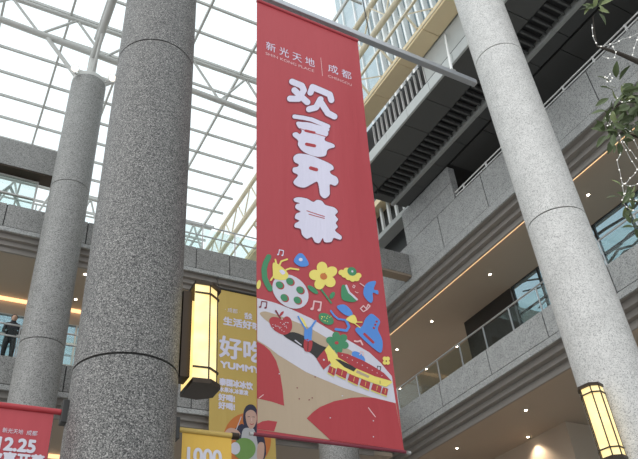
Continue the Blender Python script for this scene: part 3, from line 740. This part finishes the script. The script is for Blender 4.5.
blob([(120, 42), (150, 38), (185, 52), (212, 66), (216, 80), (206, 90), (208, 100), (232, 110), (236, 120), (222, 124), (213, 130), (208, 146), (185, 149), (158, 141), (135, 128), (122, 110), (122, 96), (106, 82), (106, 73), (118, 70), (128, 76), (134, 64), (122, 54)],
     [([(146, 65), (173, 72)], 8), ([(149, 108), (174, 114)], 10), ([(128, 58), (214, 88)], 2.2)], [([(110, 20), (140, 24), (165, 30), (195, 44), (216, 54)], 13), ([(122, 42), (160, 46), (214, 64)], 12)])
blob([(108, 148), (125, 138), (160, 143), (200, 161), (228, 177), (233, 190), (222, 196), (226, 206), (243, 216), (248, 232), (238, 243), (222, 238), (221, 255), (220, 272), (206, 282), (192, 270), (188, 245), (182, 228), (164, 236), (142, 246), (118, 241), (107, 228), (122, 207), (106, 197), (106, 184), (120, 180), (124, 172), (110, 164)], [([(162, 184), (180, 190)], 11)])
blob([(108, 283), (122, 277), (150, 281), (170, 292), (182, 286), (197, 290), (208, 303), (236, 313), (246, 326), (238, 337), (247, 350), (240, 362), (246, 374), (238, 386), (258, 404), (254, 415), (234, 409), (226, 421), (206, 421), (200, 408), (190, 423), (176, 420), (166, 404), (150, 409), (135, 396), (130, 378), (112, 373), (112, 362), (126, 352), (112, 344), (116, 330), (130, 323), (114, 312), (116, 300), (128, 296), (112, 291)], [([(150, 320), (205, 340)], 2.5), ([(157, 331), (205, 346)], 2.5)])

# small header lettering
lettering(BS, '新 光 天 地', 'lilac', bc, 266, 313.6, 49.5, 41.2, 0.0, 0.006)
lettering(BS, 'SHIN KONG PLACE', 'pink', bc, 265.5, 313, 54.6, 52.0, 0.0, 0.006)
lettering(BS, '成 都', 'lilac', bc, 328, 351, 71.6, 63.6, 0.0, 0.006)
lettering(BS, 'CHENGDU', 'pink', bc, 328, 351, 77.4, 75.0, 0.0, 0.006)
Print(BS).stroke([(320.6, 58), (322.3, 76)], 0.45, 'pink', 1).build('divider_print', bc)

# toy pictures -------------------------------------------------
def motif(name): p = Print(BS); p.name = name; return p
p = motif('palette_print')
p.ell((290.4, 291.6), 20, 15.2, 38, 'white_print', 4, 28)
for c in ((279.3, 285.3), (289.8, 281.6), (300, 290), (284, 298), (297.3, 300.3)):
    p.ell((c[0]+0.6, c[1]+0.4), 4.6, 3.7, 40, 'red_print', 5); p.ell((c[0]-0.2, c[1]), 4.0, 3.2, 40, 'green', 6)
p.build('palette_print', bc)
p = motif('sprout_print')
p.stroke([(268.5, 257), (265.5, 263), (264, 269), (264.6, 278), (267, 284), (270, 289)], 5.4, 'green', 3); p.build('sprout_print', bc)
p = motif('guitar_print')
p.smooth([(273, 263), (280, 266), (288, 274), (285, 280), (274, 279), (272.5, 272)], 'yellow', 5)
for st in ([(279, 266), (281, 261.5), (287, 259.5)], [(286, 270), (290, 268.5), (298.5, 269.5)], [(275, 274), (270.5, 280.5)], [(276, 264), (275, 260)]): p.stroke(st, 1.7, 'yellow', 5)
p.smooth([(279, 271), (282, 270), (285, 273), (282, 275)], 'lilac', 6); p.build('guitar_print', bc)
p = motif('blue_cloud_print'); p.smooth([(293.8, 261.5), (297, 255), (301, 253), (305, 256), (309, 264.5), (301, 266.5)], 'blue', 4); p.ell((300.8, 259.5), 2, 1.7, 0, 'lilac', 5); p.build('blue_cloud_print', bc)
p = motif('flower_print')
for k in range(5):
    a = math.radians(-100+72*k); p.ell((323.5+8.4*math.cos(a), 276+8.4*math.sin(a)), 6.0, 5.2, math.degrees(a), 'yellow', 4)
p.ell((323.5, 276.5), 3.6, 3.2, 30, 'orange_print', 5)
p.stroke([(321, 289), (326, 296), (331, 303)], 1.7, 'green', 3); p.ell((313, 289.5), 6.5, 2.4, 38, 'green', 3); p.ell((332, 295.5), 3.8, 2.2, -60, 'green', 3); p.build('flower_print', bc)
p = motif('half_flower_print')
for x, y in ((341, 273), (344, 275.5), (348, 278), (352, 279.5), (356, 279), (358, 276), (346, 271)): p.ell((x, y), 3.2, 2.8, 0, 'yellow', 4, 12)
p.smooth([(340, 273), (346, 270), (358, 276), (354, 281), (346, 278)], 'yellow', 4); p.ell((351.3, 272), 4.8, 4.2, 30, 'green', 5); p.ell((351.6, 272), 1.1, 1.1, 0, 'white_print', 6); p.build('half_flower_print', bc)
p = motif('bud_print'); p.ell((258.8, 284.5), 2.0, 4.6, 10, 'yellow', 3); p.build('bud_print', bc)
p = motif('book_print'); p.smooth([(341, 287), (344, 285.5), (347, 291), (351, 296.5), (356.5, 300.5), (351.5, 302.6), (341.5, 299.5)], 'green', 4)
p.stroke([(345.5, 286.2), (348.5, 293), (352.5, 296.5), (356.3, 300)], 2.0, 'white_print', 5); p.build('book_print', bc)
p = motif('bird_print'); p.smooth([(376.5, 281), (369, 282), (364.3, 286.5), (363, 294), (366, 299.5), (371, 303), (373.2, 299), (373, 292.5), (378.5, 294), (378.5, 290), (374, 289)], 'blue', 4)
p.stroke([(364, 286.5), (359.6, 283.8)], 1.0, 'pink', 5); p.build('bird_print', bc)
for st, w in (([(353, 285.5), (354.5, 286.5), (353.5, 288.5), (352, 287.5), (353, 285.5)], 0.7), ([(354.5, 292), (356.5, 293.3), (357.5, 293)], 0.7), ([(360, 309), (363, 306), (366, 309), (368, 304.5), (370, 306), (367, 309.5), (363, 312), (360, 309)], 1.1), ([(354, 341.5), (357, 342), (360, 341), (362, 345)], 1.6)):
    Print(BS).stroke(st, w, 'pink', 4).build('squiggle_print', bc)
p = motif('dancer_print'); p.smooth([(336.5, 306.5), (344, 305), (351, 311.5), (351.5, 316), (346, 316), (339.5, 311.5)], 'blue', 4)
p.stroke([(330.5, 311), (334, 316), (338, 319.3), (345, 320.5)], 1.8, 'blue', 4); p.stroke([(345.5, 321), (348.5, 327), (346, 331), (335.5, 329.5)], 2.6, 'blue', 4)
p.smooth([(345.5, 319.5), (353, 315.2), (356.5, 321.5), (354, 324), (349.5, 322.7)], 'yellow', 5); p.stroke([(355.5, 322.5), (361.5, 322.6)], 1.0, 'yellow', 5); p.stroke([(353.5, 323.5), (359.5, 328)], 1.0, 'yellow', 5); p.build('dancer_print', bc)
p = motif('skate_print'); p.smooth([(371, 313.8), (377, 317), (380.5, 321.5), (378, 329), (382, 338), (383, 345), (381, 352.5), (374, 349), (362, 339), (355, 331.5), (356, 328), (361.5, 326.5), (365, 319)], 'blue', 4)
p.stroke([(364, 334.5), (373, 342.5)], 2.6, 'red_print', 5)
for x, y in ((376.8, 321.5), (375.3, 324.7), (373.8, 328)): p.ell((x, y), 1.3, 1.1, 0, 'red_print', 5, 10)
p.build('skate_print', bc)
p = motif('pickle_print'); p.ell((326, 319), 8.2, 5.0, 32, 'green', 4)
for k in range(14): p.ell((326+random.uniform(-5, 5), 319+random.uniform(-3, 3)), 0.45, 0.45, 0, 'yellow', 5, 6)
p.build('pickle_print', bc)
def note(x, y, s, mat, layer):
    q = motif('music_note_print')
    q.stroke([(x-3*s, y+3*s), (x-2*s, y-3.4*s), (x+4*s, y-2.4*s), (x+3.2*s, y+4*s)], 1.3*s, mat, layer); q.ell((x-3.8*s, y+3.2*s), 1.6*s, 1.2*s, -15, mat, layer, 10); q.ell((x+2.4*s, y+4.3*s), 1.6*s, 1.2*s, -15, mat, layer, 10)
    q.build('music_note_print', bc)
note(316.5, 305, 1.15, 'pink', 4); note(263.3, 304.3, 0.85, 'maroon', 4); note(280.5, 252.5, 0.7, 'lilac', 4); note(378.5, 368, 0.55, 'black_print', 4); note(361, 353.5, 0.5, 'pink', 5)
p = motif('green_flower_print')
for k in range(6):
    a = math.radians(20+60*k); p.ell((337+7*math.cos(a), 343+6.6*math.sin(a)), 4.6, 3.8, math.degrees(a), 'green', 5)
p.ell((337, 343), 5, 5, 0, 'green', 5); p.ell((336.2, 343.2), 1.9, 1.6, 0, 'red_print', 6); p.build('green_flower_print', bc)
p = motif('fish_print'); p.ell((358, 357.5), 8.0, 4.2, 38, 'blue', 4); p.build('fish_print', bc)
p = motif('small_flower_print')
for k in range(4):
    a = math.radians(45+90*k); p.ell((386.5+2.2*math.cos(a), 360.5+2.8*math.sin(a)), 2.2, 2.2, 0, 'yellow', 4, 10)
p.ell((386.5, 361), 0.8, 0.8, 0, 'maroon', 5, 8); p.build('small_flower_print', bc)
p = motif('strawberry_print'); p.smooth([(269, 320.5), (272, 317.3), (277.5, 317.8), (281, 319.8), (286, 316.6), (290.5, 319), (292, 326), (290, 332), (284, 335), (277, 332.5), (271, 327)], 'red_print', 5)
p.stroke([(280, 318.5), (277.5, 314.5), (275.5, 311)], 1.6, 'maroon', 5); p.ell((281.3, 314), 3.2, 1.2, -50, 'red_print', 5)
for k in range(26):
    x, y = 281+random.uniform(-9, 9), 326+random.uniform(-7, 6)
    if ((x-281)/10)**2+((y-326)/7.5)**2 < 0.8: p.ell((x, y), 0.5, 0.45, 0, 'white_print', 6, 6)
p.build('strawberry_print', bc)
p = motif('acrobat_print'); p.poly([(297.5, 316), (303, 318.5), (307, 326), (304.5, 328)], 'yellow', 5); p.stroke([(298, 316.5), (301.5, 322.5), (306, 330)], 1.5, 'blue', 6); p.stroke([(315.5, 321), (311.5, 327), (307, 330.5)], 1.9, 'blue', 6)
p.smooth([(304.5, 329), (308, 330.5), (312, 328), (311.5, 338), (311, 341), (304.5, 340)], 'blue', 6); p.smooth([(304.5, 339.5), (312, 341), (311, 350), (308, 352), (303.8, 349.5)], 'red_print', 6); p.stroke([(308, 342), (307.5, 351)], 0.7, 'black_print', 7); p.build('acrobat_print', bc)
p = motif('train_print')
T = lambda x, y: (300+x/6.38, 340+y/6.38)
p.poly([T(*q) for q in ((155, 62), (105, 122), (148, 190), (205, 140))], 'red_print', 6)
p.poly([T(*q) for q in ((155, 65), (182, 32), (242, 108), (198, 158))], 'yellow', 7)
p.poly([T(*q) for q in ((175, 40), (215, 95), (180, 140), (170, 100))], 'yellow', 7)
p.poly([T(*q) for q in ((190, 165), (242, 108), (350, 180), (480, 235), (585, 262), (588, 272), (550, 300), (480, 282), (380, 246), (280, 206), (210, 178))], 'yellow', 6)
p.poly([T(*q) for q in ((236, 78), (300, 92), (400, 135), (470, 172), (535, 212), (585, 262), (470, 232), (350, 182), (238, 112))], 'red_print', 7)
p.poly([T(*q) for q in ((218, 122), (250, 128), (358, 182), (338, 204), (280, 176))], 'black_print', 7)
for (x, y), (x2, y2) in (((186, 166), (226, 186)), ((236, 178), (298, 206)), ((312, 218), (374, 246)), ((388, 250), (446, 274)), ((462, 278), (520, 298)), ((528, 302), (562, 312))):
    p.poly([T(x, y), T(x2, y2), T(x2-10, y2+44), T(x-12, y+40)], 'red_print', 7)
    p.poly([T(x-12, y+42), T(x2-10, y2+46), T(x2-11, y2+52), T(x-13, y+48)], 'yellow', 7)
    p.stroke([T((x+x2)/2, (y+y2)/2+6), T((x+x2)/2-6, (y+y2)/2+34)], 0.45, 'yellow', 8)
for i in range(9): p.ell(T(265+i*32, 100+i*16), 0.5, 0.5, 0, 'white_print', 8, 6)
p.ell(T(150, 128), 1.0, 1.0, 0, 'white_print', 8, 8)
p.poly([T(360, 195), T(440, 232), T(432, 246), T(352, 210)], 'beige', 7); p.stroke([T(508, 262), T(508, 280)], 0.5, 'black_print', 8)
p.build('train_print', bc)

# ------------------------------------------------------------------ small banners on the thick column
def column_banner(label, x0, x1, z, h, mat, side, barmat):
    y = 7.60
    t = thing('column_banner', label, 'banner', ((x0+x1)/2, y, z-h))
    S = Surf((x0, y, z-0.03), (1, 0, 0), (0, 0, -1))
    sheet(S, x1-x0, h, mat, t, nu=8, nv=16)
    xe = x1+0.12 if side > 0 else x0-0.12; xa = 2.44 if side > 0 else 1.24
    far = x1 if side > 0 else x0
    MB().tube((xa, y, z), (far, y, z), 0.032, n=10).build('top_bar', barmat, t, smooth=True)
    MB().tube((far, y, z), (far+side*0.09, y, z), 0.042, n=10).build('bar_end', 'bronze', t, smooth=True)
    MB().tube((xa, y, z-h-0.03), (far, y, z-h-0.03), 0.032, n=10).build('bottom_bar', barmat, t, smooth=True)
    for zz in (z, z-h-0.03):
        a, b = sorted((xa-side*0.02, xa+side*0.06)); MB().box((a, y-0.06, zz-0.13), (b, y+0.06, zz+0.13)).build('bracket', 'black_metal', t, bevel=0.006)
    return t, S
t, S = column_banner('small gold banner reading 1000 on the thick shaded column', 2.55, 3.16, 4.76, 1.9, 'gold_deep', 1, 'gold')
lettering(S, '1000', 'white_print', t, 187, 221, 462.5, 447.5, 0.008)
t, S = column_banner('small red banner dated 12.25 on the thick shaded column', -0.06, 1.11, 4.80, 2.6, 'red', -1, 'red_print')
lettering(S, '新光天地', 'white_print', t, 2, 23, 432.6, 427.6)
lettering(S, '成都', 'white_print', t, 26, 37, 435.2, 430.2)
lettering(S, '12.25', 'white_print', t, -3, 34.5, 449.5, 437, 0.008)
lettering(S, '欢喜开幕', 'white_print', t, -14, 43, 465, 450.5, 0.007)

# gold food banner hanging in front of the back gallery
yb = thing('hanging_banner', 'tall gold food banner with a young woman in front of the back gallery', 'banner', (8.3, 19.05, 8.2))
yz = 14.62; YS = Surf((7.2, 19.05, yz), (1, 0, 0), (0, 0, -1))
sheet(YS, 2.18, 6.4, 'gold', yb, nu=8, nv=20)
MB().tube((7.16, 19.05, yz+0.02), (9.42, 19.05, yz+0.02), 0.04, n=10).build('top_bar', 'black_metal', yb)
MB().tube((7.16, 19.05, yz-6.42), (9.42, 19.05, yz-6.42), 0.04, n=10).build('bottom_bar', 'gold', yb)
for x in (7.5, 9.1): MB().tube((x, 19.05, yz), (x, 19.34, 15.2), 0.012, n=6).build('cable', 'black_metal', yb)
for body, x0, x1, yb_, yt_, bold in (('· 成都 ·', 225, 240, 311.5, 307, 0), ('舌尖', 244.5, 252, 318.5, 312.5, 0.01), ('生活好味', 223.5, 261, 324.5, 316.5, 0.014), ('好吃', 219.5, 264, 356.5, 335.5, 0.024), ('YUMMY!', 220.5, 262, 367.2, 361.2, 0.018),
        ('泰国冰冰饮', 219.5, 252.5, 385, 378, 0.014), ('水果冰,冰激凌', 219.5, 248, 391.6, 386.6, 0.008), ('好喝!', 218.5, 234.5, 400.2, 393.4, 0.012), ('好喝!', 218.5, 234.5, 408.4, 401.6, 0.012)):
    lettering(YS, body, 'lilac', yb, x0, x1, yb_, yt_, bold)
q = Print(YS)
q.ell((247, 440), 24, 27, 0, 'orange_print', 1, 32)
q.build('disc_print', yb)
q = Print(YS)
q.smooth([(243.5, 412), (247, 405.5), (253, 405), (257, 411), (258.5, 425), (257, 434), (249, 434), (243.5, 424)], 'navy_print', 3)
q.smooth([(231, 434), (241, 424), (247, 428), (256, 428), (263, 433), (264.5, 459), (240, 459), (236, 440)], 'navy_print', 2)
q.smooth([(242, 432), (249, 428), (255, 432), (258, 459), (242, 459)], 'grey_print', 4)
q.smooth([(245.5, 413.5), (250.5, 410), (255.5, 413), (256.5, 420), (254, 427), (250, 429), (246.5, 423)], 'skin_print', 5)
q.stroke([(247.8, 417), (249.5, 416.8)], 0.6, 'navy_print', 6); q.stroke([(252.5, 417), (254.3, 417.2)], 0.6, 'navy_print', 6); q.stroke([(249.8, 424), (251.5, 424.8), (253.3, 424)], 0.7, 'red_print', 6); q.stroke([(251.3, 418.5), (251.5, 421)], 0.5, 'pink', 6)
q.smooth([(225, 432), (230, 428), (237, 430), (240, 435), (233, 440), (227, 438)], 'skin_print', 5)
q.smooth([(258, 444), (264, 444), (263, 459), (257, 459)], 'skin_print', 5)
q.stroke([(241, 417), (236, 430)], 0.7, 'white_print', 6)
q.build('woman_print', yb)
q = Print(YS)
q.ell((244, 449), 11.5, 11, 0, 'green_fruit', 6, 24); q.ell((235, 448.5), 5.0, 6.2, 0, 'white_print', 7, 20); q.build('coconut_print', yb)

# ------------------------------------------------------------------ person on the back gallery
def person(label, x, y, z, h, face):
    t = thing('person', label, 'person', (x, y, z))
    s = h/1.72
    J = {'pel': (0, 0, .95), 'sp': (0, 0, 1.15), 'ch': (0, 0, 1.34), 'nk': (0, 0.01, 1.49), 'hd': (0, 0.02, 1.60), 'ht': (0, 0.02, 1.69)}
    V = [(0, 0, .95), (0, 0, 1.15), (0, 0, 1.35), (0, .01, 1.48), (0, .03, 1.57), (0, .03, 1.66)]; Rr = [(.15, .11), (.14, .1), (.17, .11), (.06, .06), (.085, .1), (.08, .095)]
    E = [(0, 1), (1, 2), (2, 3), (3, 4), (4, 5)]
    for sx in (-1, 1):
        i = len(V); V += [(sx*.18, 0, 1.40), (sx*.23, .03, 1.14), (sx*.17, .22, 1.02), (sx*.10, .30, 1.04)]; Rr += [(.06, .06), (.05, .05), (.04, .04), (.035, .03)]
        E += [(2, i), (i, i+1), (i+1, i+2), (i+2, i+3)]
        i = len(V); V += [(sx*.10, 0, .88), (sx*.11, .02, .48), (sx*.11, 0, .09), (sx*.12, .14, .04)]; Rr += [(.09, .1), (.065, .07), (.045, .05), (.045, .035)]
        E += [(0, i), (i, i+1), (i+1, i+2), (i+2, i+3)]
    c, sn = math.cos(face), math.sin(face)
    me = bpy.data.meshes.new('body'); me.from_pydata([((a*c-b*sn)*s, (a*sn+b*c)*s, d*s) for a, b, d in V], E, [])
    o = link('body', me, t, (x, y, z)); me.materials.append(M['cloth_dark'])
    md = o.modifiers.new('skin', 'SKIN'); md.use_smooth_shade = True
    for k, sv in enumerate(me.skin_vertices[0].data): sv.radius = (Rr[k][0]*s, Rr[k][1]*s); sv.use_root = (k == 0)
    o.modifiers.new('sub', 'SUBSURF').levels = 2
    hd = MB(); hz = z+1.60*s; fx, fy = x-0.05*sn*s, y+0.05*c*s
    def ball(name, cx, cy, cz, rx, ry, rz, mat):
        bm = bmesh.new(); bmesh.ops.create_uvsphere(bm, u_segments=16, v_segments=12, radius=1)
        for v in bm.verts: v.co = Vector((cx+v.co.x*rx, cy+v.co.y*ry, cz+v.co.z*rz))
        m_ = bpy.data.meshes.new(name); bm.to_mesh(m_); bm.free(); m_.materials.append(M[mat]); m_.polygons.foreach_set('use_smooth', [True]*len(m_.polygons))
        return link(name, m_, t)
    ball('face', fx, fy, hz, .082*s, .095*s, .118*s, 'skin'); ball('nose', fx-.09*sn*s, fy+.09*c*s, hz-.01, .015*s, .02*s, .022*s, 'skin')
    ball('hair', fx+.02*sn*s, fy-.02*c*s, hz+.035*s, .092*s, .102*s, .098*s, 'hair')
    return t
pp = onY(15.5, 313, 19.85)
person('person in dark clothes standing at the back gallery railing', pp.x, 19.85, 11.05, 1.70, math.pi)

# ------------------------------------------------------------------ tree with fairy lights
tb = Vector((7.2, 2.4, 0))
tr = thing('leafy_tree', 'slender tree with sparse glossy leaves reaching over from the right', 'tree', tb)
def limb(pts, r0, r1, name='branch'):
    b = MB(); n = len(pts)-1
    for i in range(n): b.tube(pts[i], pts[i+1], r0+(r1-r0)*i/n, r0+(r1-r0)*(i+1)/n, n=8)
    return b.build(name, 'bark', tr, smooth=True)
limb([tb, (7.22, 2.42, 2.2), (7.15, 2.5, 4.3), (7.1, 2.55, 6.2), (7.05, 2.6, 8.3)], 0.13, 0.05, 'trunk')
D0 = 7.5
b0 = onD(597, 46, D0); b1 = onD(640, 62.5, D0)
limb([(7.12, 2.54, 6.4), (6.5, 2.52, 6.85), b1, onD(618, 53, D0), b0], 0.05, 0.012)
limb([b0, onD(594, 30, D0), onD(593, 16, D0)], 0.008, 0.004)
limb([(7.12, 2.54, 5.9), (6.5, 2.9, 6.3), onD(642, 100, D0), onD(622, 102, D0), onD(612, 108, D0)], 0.035, 0.008)
limb([(6.5, 2.9, 6.3), onD(640, 138, D0), onD(622, 132, D0), onD(612, 140, D0)], 0.02, 0.006)
limb([(7.13, 2.5, 5.0), (6.6, 3.1, 5.7), onD(640, 205, D0), onD(632, 198, D0), onD(626, 196, D0)], 0.02, 0.006)
def leaf_mesh(mat, L, Wd):
    b = MB(); pr = [(0, 0), (0.18, 0.62), (0.42, 1.0), (0.7, 0.75), (0.9, 0.3), (1, 0)]
    for s in (-1, 1):
        for (a, wa), (c, wc) in zip(pr[:-1], pr[1:]):
            za, zc = -0.25*(a-0.4)**2*L, -0.25*(c-0.4)**2*L
            b.poly([(a*L, 0, za), (c*L, 0, zc), (c*L, s*wc*Wd/2, zc+wc*Wd*0.16), (a*L, s*wa*Wd/2, za+wa*Wd*0.16)])
    me = b.mesh('leaf', mat, smooth=True); return me
LM = [leaf_mesh('leaf', 0.13, 0.055), leaf_mesh('leaf_pale', 0.12, 0.05), leaf_mesh('leaf', 0.15, 0.06)]
def leaf(P, dpx, kind, sc=1.0):
    """leaf with its stalk at P pointing along the picture-plane angle dpx (degrees) with a random depth tilt"""
    a = math.radians(dpx); d = (RV*math.cos(a)-UV*math.sin(a)+FWD*random.uniform(-0.5, 0.5)).normalized()
    n = (-FWD*random.uniform(0.2, 1.2)+Vector((random.uniform(-.7, .7), random.uniform(-.7, .7), random.uniform(0.2, 1.0)))); yv = n.cross(d).normalized(); zv = d.cross(yv)
    o = link('leaf', LM[kind], tr, P); o.rotation_euler = Matrix((d, yv, zv)).transposed().to_euler(); o.scale = (sc*1.3,)*3
def cluster(cx, cy, rx, ry, n, kinds, sc=1.0, depth=0.25):
    for _ in range(n):
        x, y = cx+random.gauss(0, rx), cy+random.gauss(0, ry)
        leaf(onD(x, y, D0+random.uniform(-depth, depth)), random.uniform(0, 360), random.choice(kinds), sc*random.uniform(0.75, 1.15))
cluster(593, 6, 5, 4, 16, (1, 1, 0), 0.8)
for x, y, a in ((619, 80, -60), (616, 78, -100), (610, 82, 200), (613, 90, 190), (609, 98, 150), (612, 100, 100), (622, 88, -20), (624, 94, 10), (628, 96, 0), (631, 93, -20), (634, 100, 20), (620, 106, 120), (614, 112, 140), (608, 112, 110), (630, 106, 60), (636, 88, -40), (604, 122, 150), (612, 118, 100)):
    leaf(onD(x, y, D0), a, random.choice((0, 0, 2)), 0.95)
cluster(628, 98, 7, 6, 24, (0, 2, 1), 0.85)
cluster(620, 128, 8, 7, 40, (0, 0, 2, 1), 0.85)
for x, y, a in ((619, 142, 95), (612, 140, 110), (606, 135, 130), (624, 138, 80), (630, 130, 40), (634, 122, 20)): leaf(onD(x, y, D0), a, 0, 1.0)
cluster(630, 196, 5, 6, 20, (0, 2, 1), 0.75)
cluster(634, 114, 4, 6, 16, (0, 2), 0.9)
cluster(633, 222, 4, 6, 9, (0, 2), 0.7)

fy = thing('fairy_lights', 'white fairy light string draped through the tree branches', 'string lights', onD(620, 140, D0-0.05))
strings = [
    [(598, 46), (610, 44), (622, 39), (638, 33)], [(612, 44), (616, 52), (614, 58), (602, 56)], [(638, 36), (634, 48), (632, 56)],
    [(597, 44), (593, 36), (592, 24)], [(606, 78), (610, 74), (613, 78), (608, 82), (605, 77)],
    [(606, 126), (612, 121), (620, 125), (626, 131), (634, 140), (640, 150)], [(608, 134), (616, 128), (626, 128), (634, 132)],
    [(618, 132), (624, 142), (632, 152), (640, 162)], [(620, 138), (626, 150), (634, 164), (640, 172)],
    [(621, 152), (617, 160), (620, 172), (622, 182), (630, 186), (640, 182)], [(622, 182), (624, 194), (632, 200), (640, 198)],
    [(624, 184), (630, 178), (637, 170)], [(626, 190), (622, 200), (628, 208), (638, 210)], [(611, 112), (606, 118), (612, 126)], [(616, 96), (622, 102), (632, 99)]]
bulb = None
for st in strings:
    P = []
    for a, b in zip(st[:-1], st[1:]):
        for k in range(4):
            f = k/4; P.append(onD(a[0]+(b[0]-a[0])*f, a[1]+(b[1]-a[1])*f+1.2*math.sin(math.pi*f), D0-0.06))
    P.append(onD(*st[-1], D0-0.06))
    MB().path(P, 0.0028, 5).build('wire', 'wire_white', fy)
    for i in range(1, len(P), 3):
        if bulb is None:
            bm = bmesh.new(); bmesh.ops.create_icosphere(bm, subdivisions=1, radius=0.0075); bulb = bpy.data.meshes.new('bulb'); bm.to_mesh(bulb); bm.free(); bulb.materials.append(M['fairy'])
        link('bulb', bulb, fy, P[i])

# ------------------------------------------------------------------ bare tree outside the gallery glazing
bt = thing('bare_tree', 'dark leafless tree outside the upper right gallery glazing', 'tree', (24.5, 16.5, 0))
def blimb(pts, r0, r1, name='branch'):
    b = MB(); n = len(pts)-1
    for i in range(n): b.tube(pts[i], pts[i+1], r0+(r1-r0)*i/n, r0+(r1-r0)*(i+1)/n, n=7)
    b.build(name, 'bark', bt, smooth=True)
blimb([(24.5, 16.5, 0), (24.4, 16.6, 8), (24.5, 16.4, 15), (24.4, 16.5, 22)], 0.25, 0.10, 'trunk')
for k in range(22):
    z = 14.5+k*0.3; a = random.choice((-1, 1)); L = random.uniform(2.5, 5.5)
    p = Vector((24.45, 16.5, z)); P = [p]
    for i in range(5):
        p = p+Vector((random.uniform(-0.25, 0.25), a*L/5, random.uniform(-0.25, 0.45))); P.append(p.copy())
    blimb(P, 0.08, 0.035)
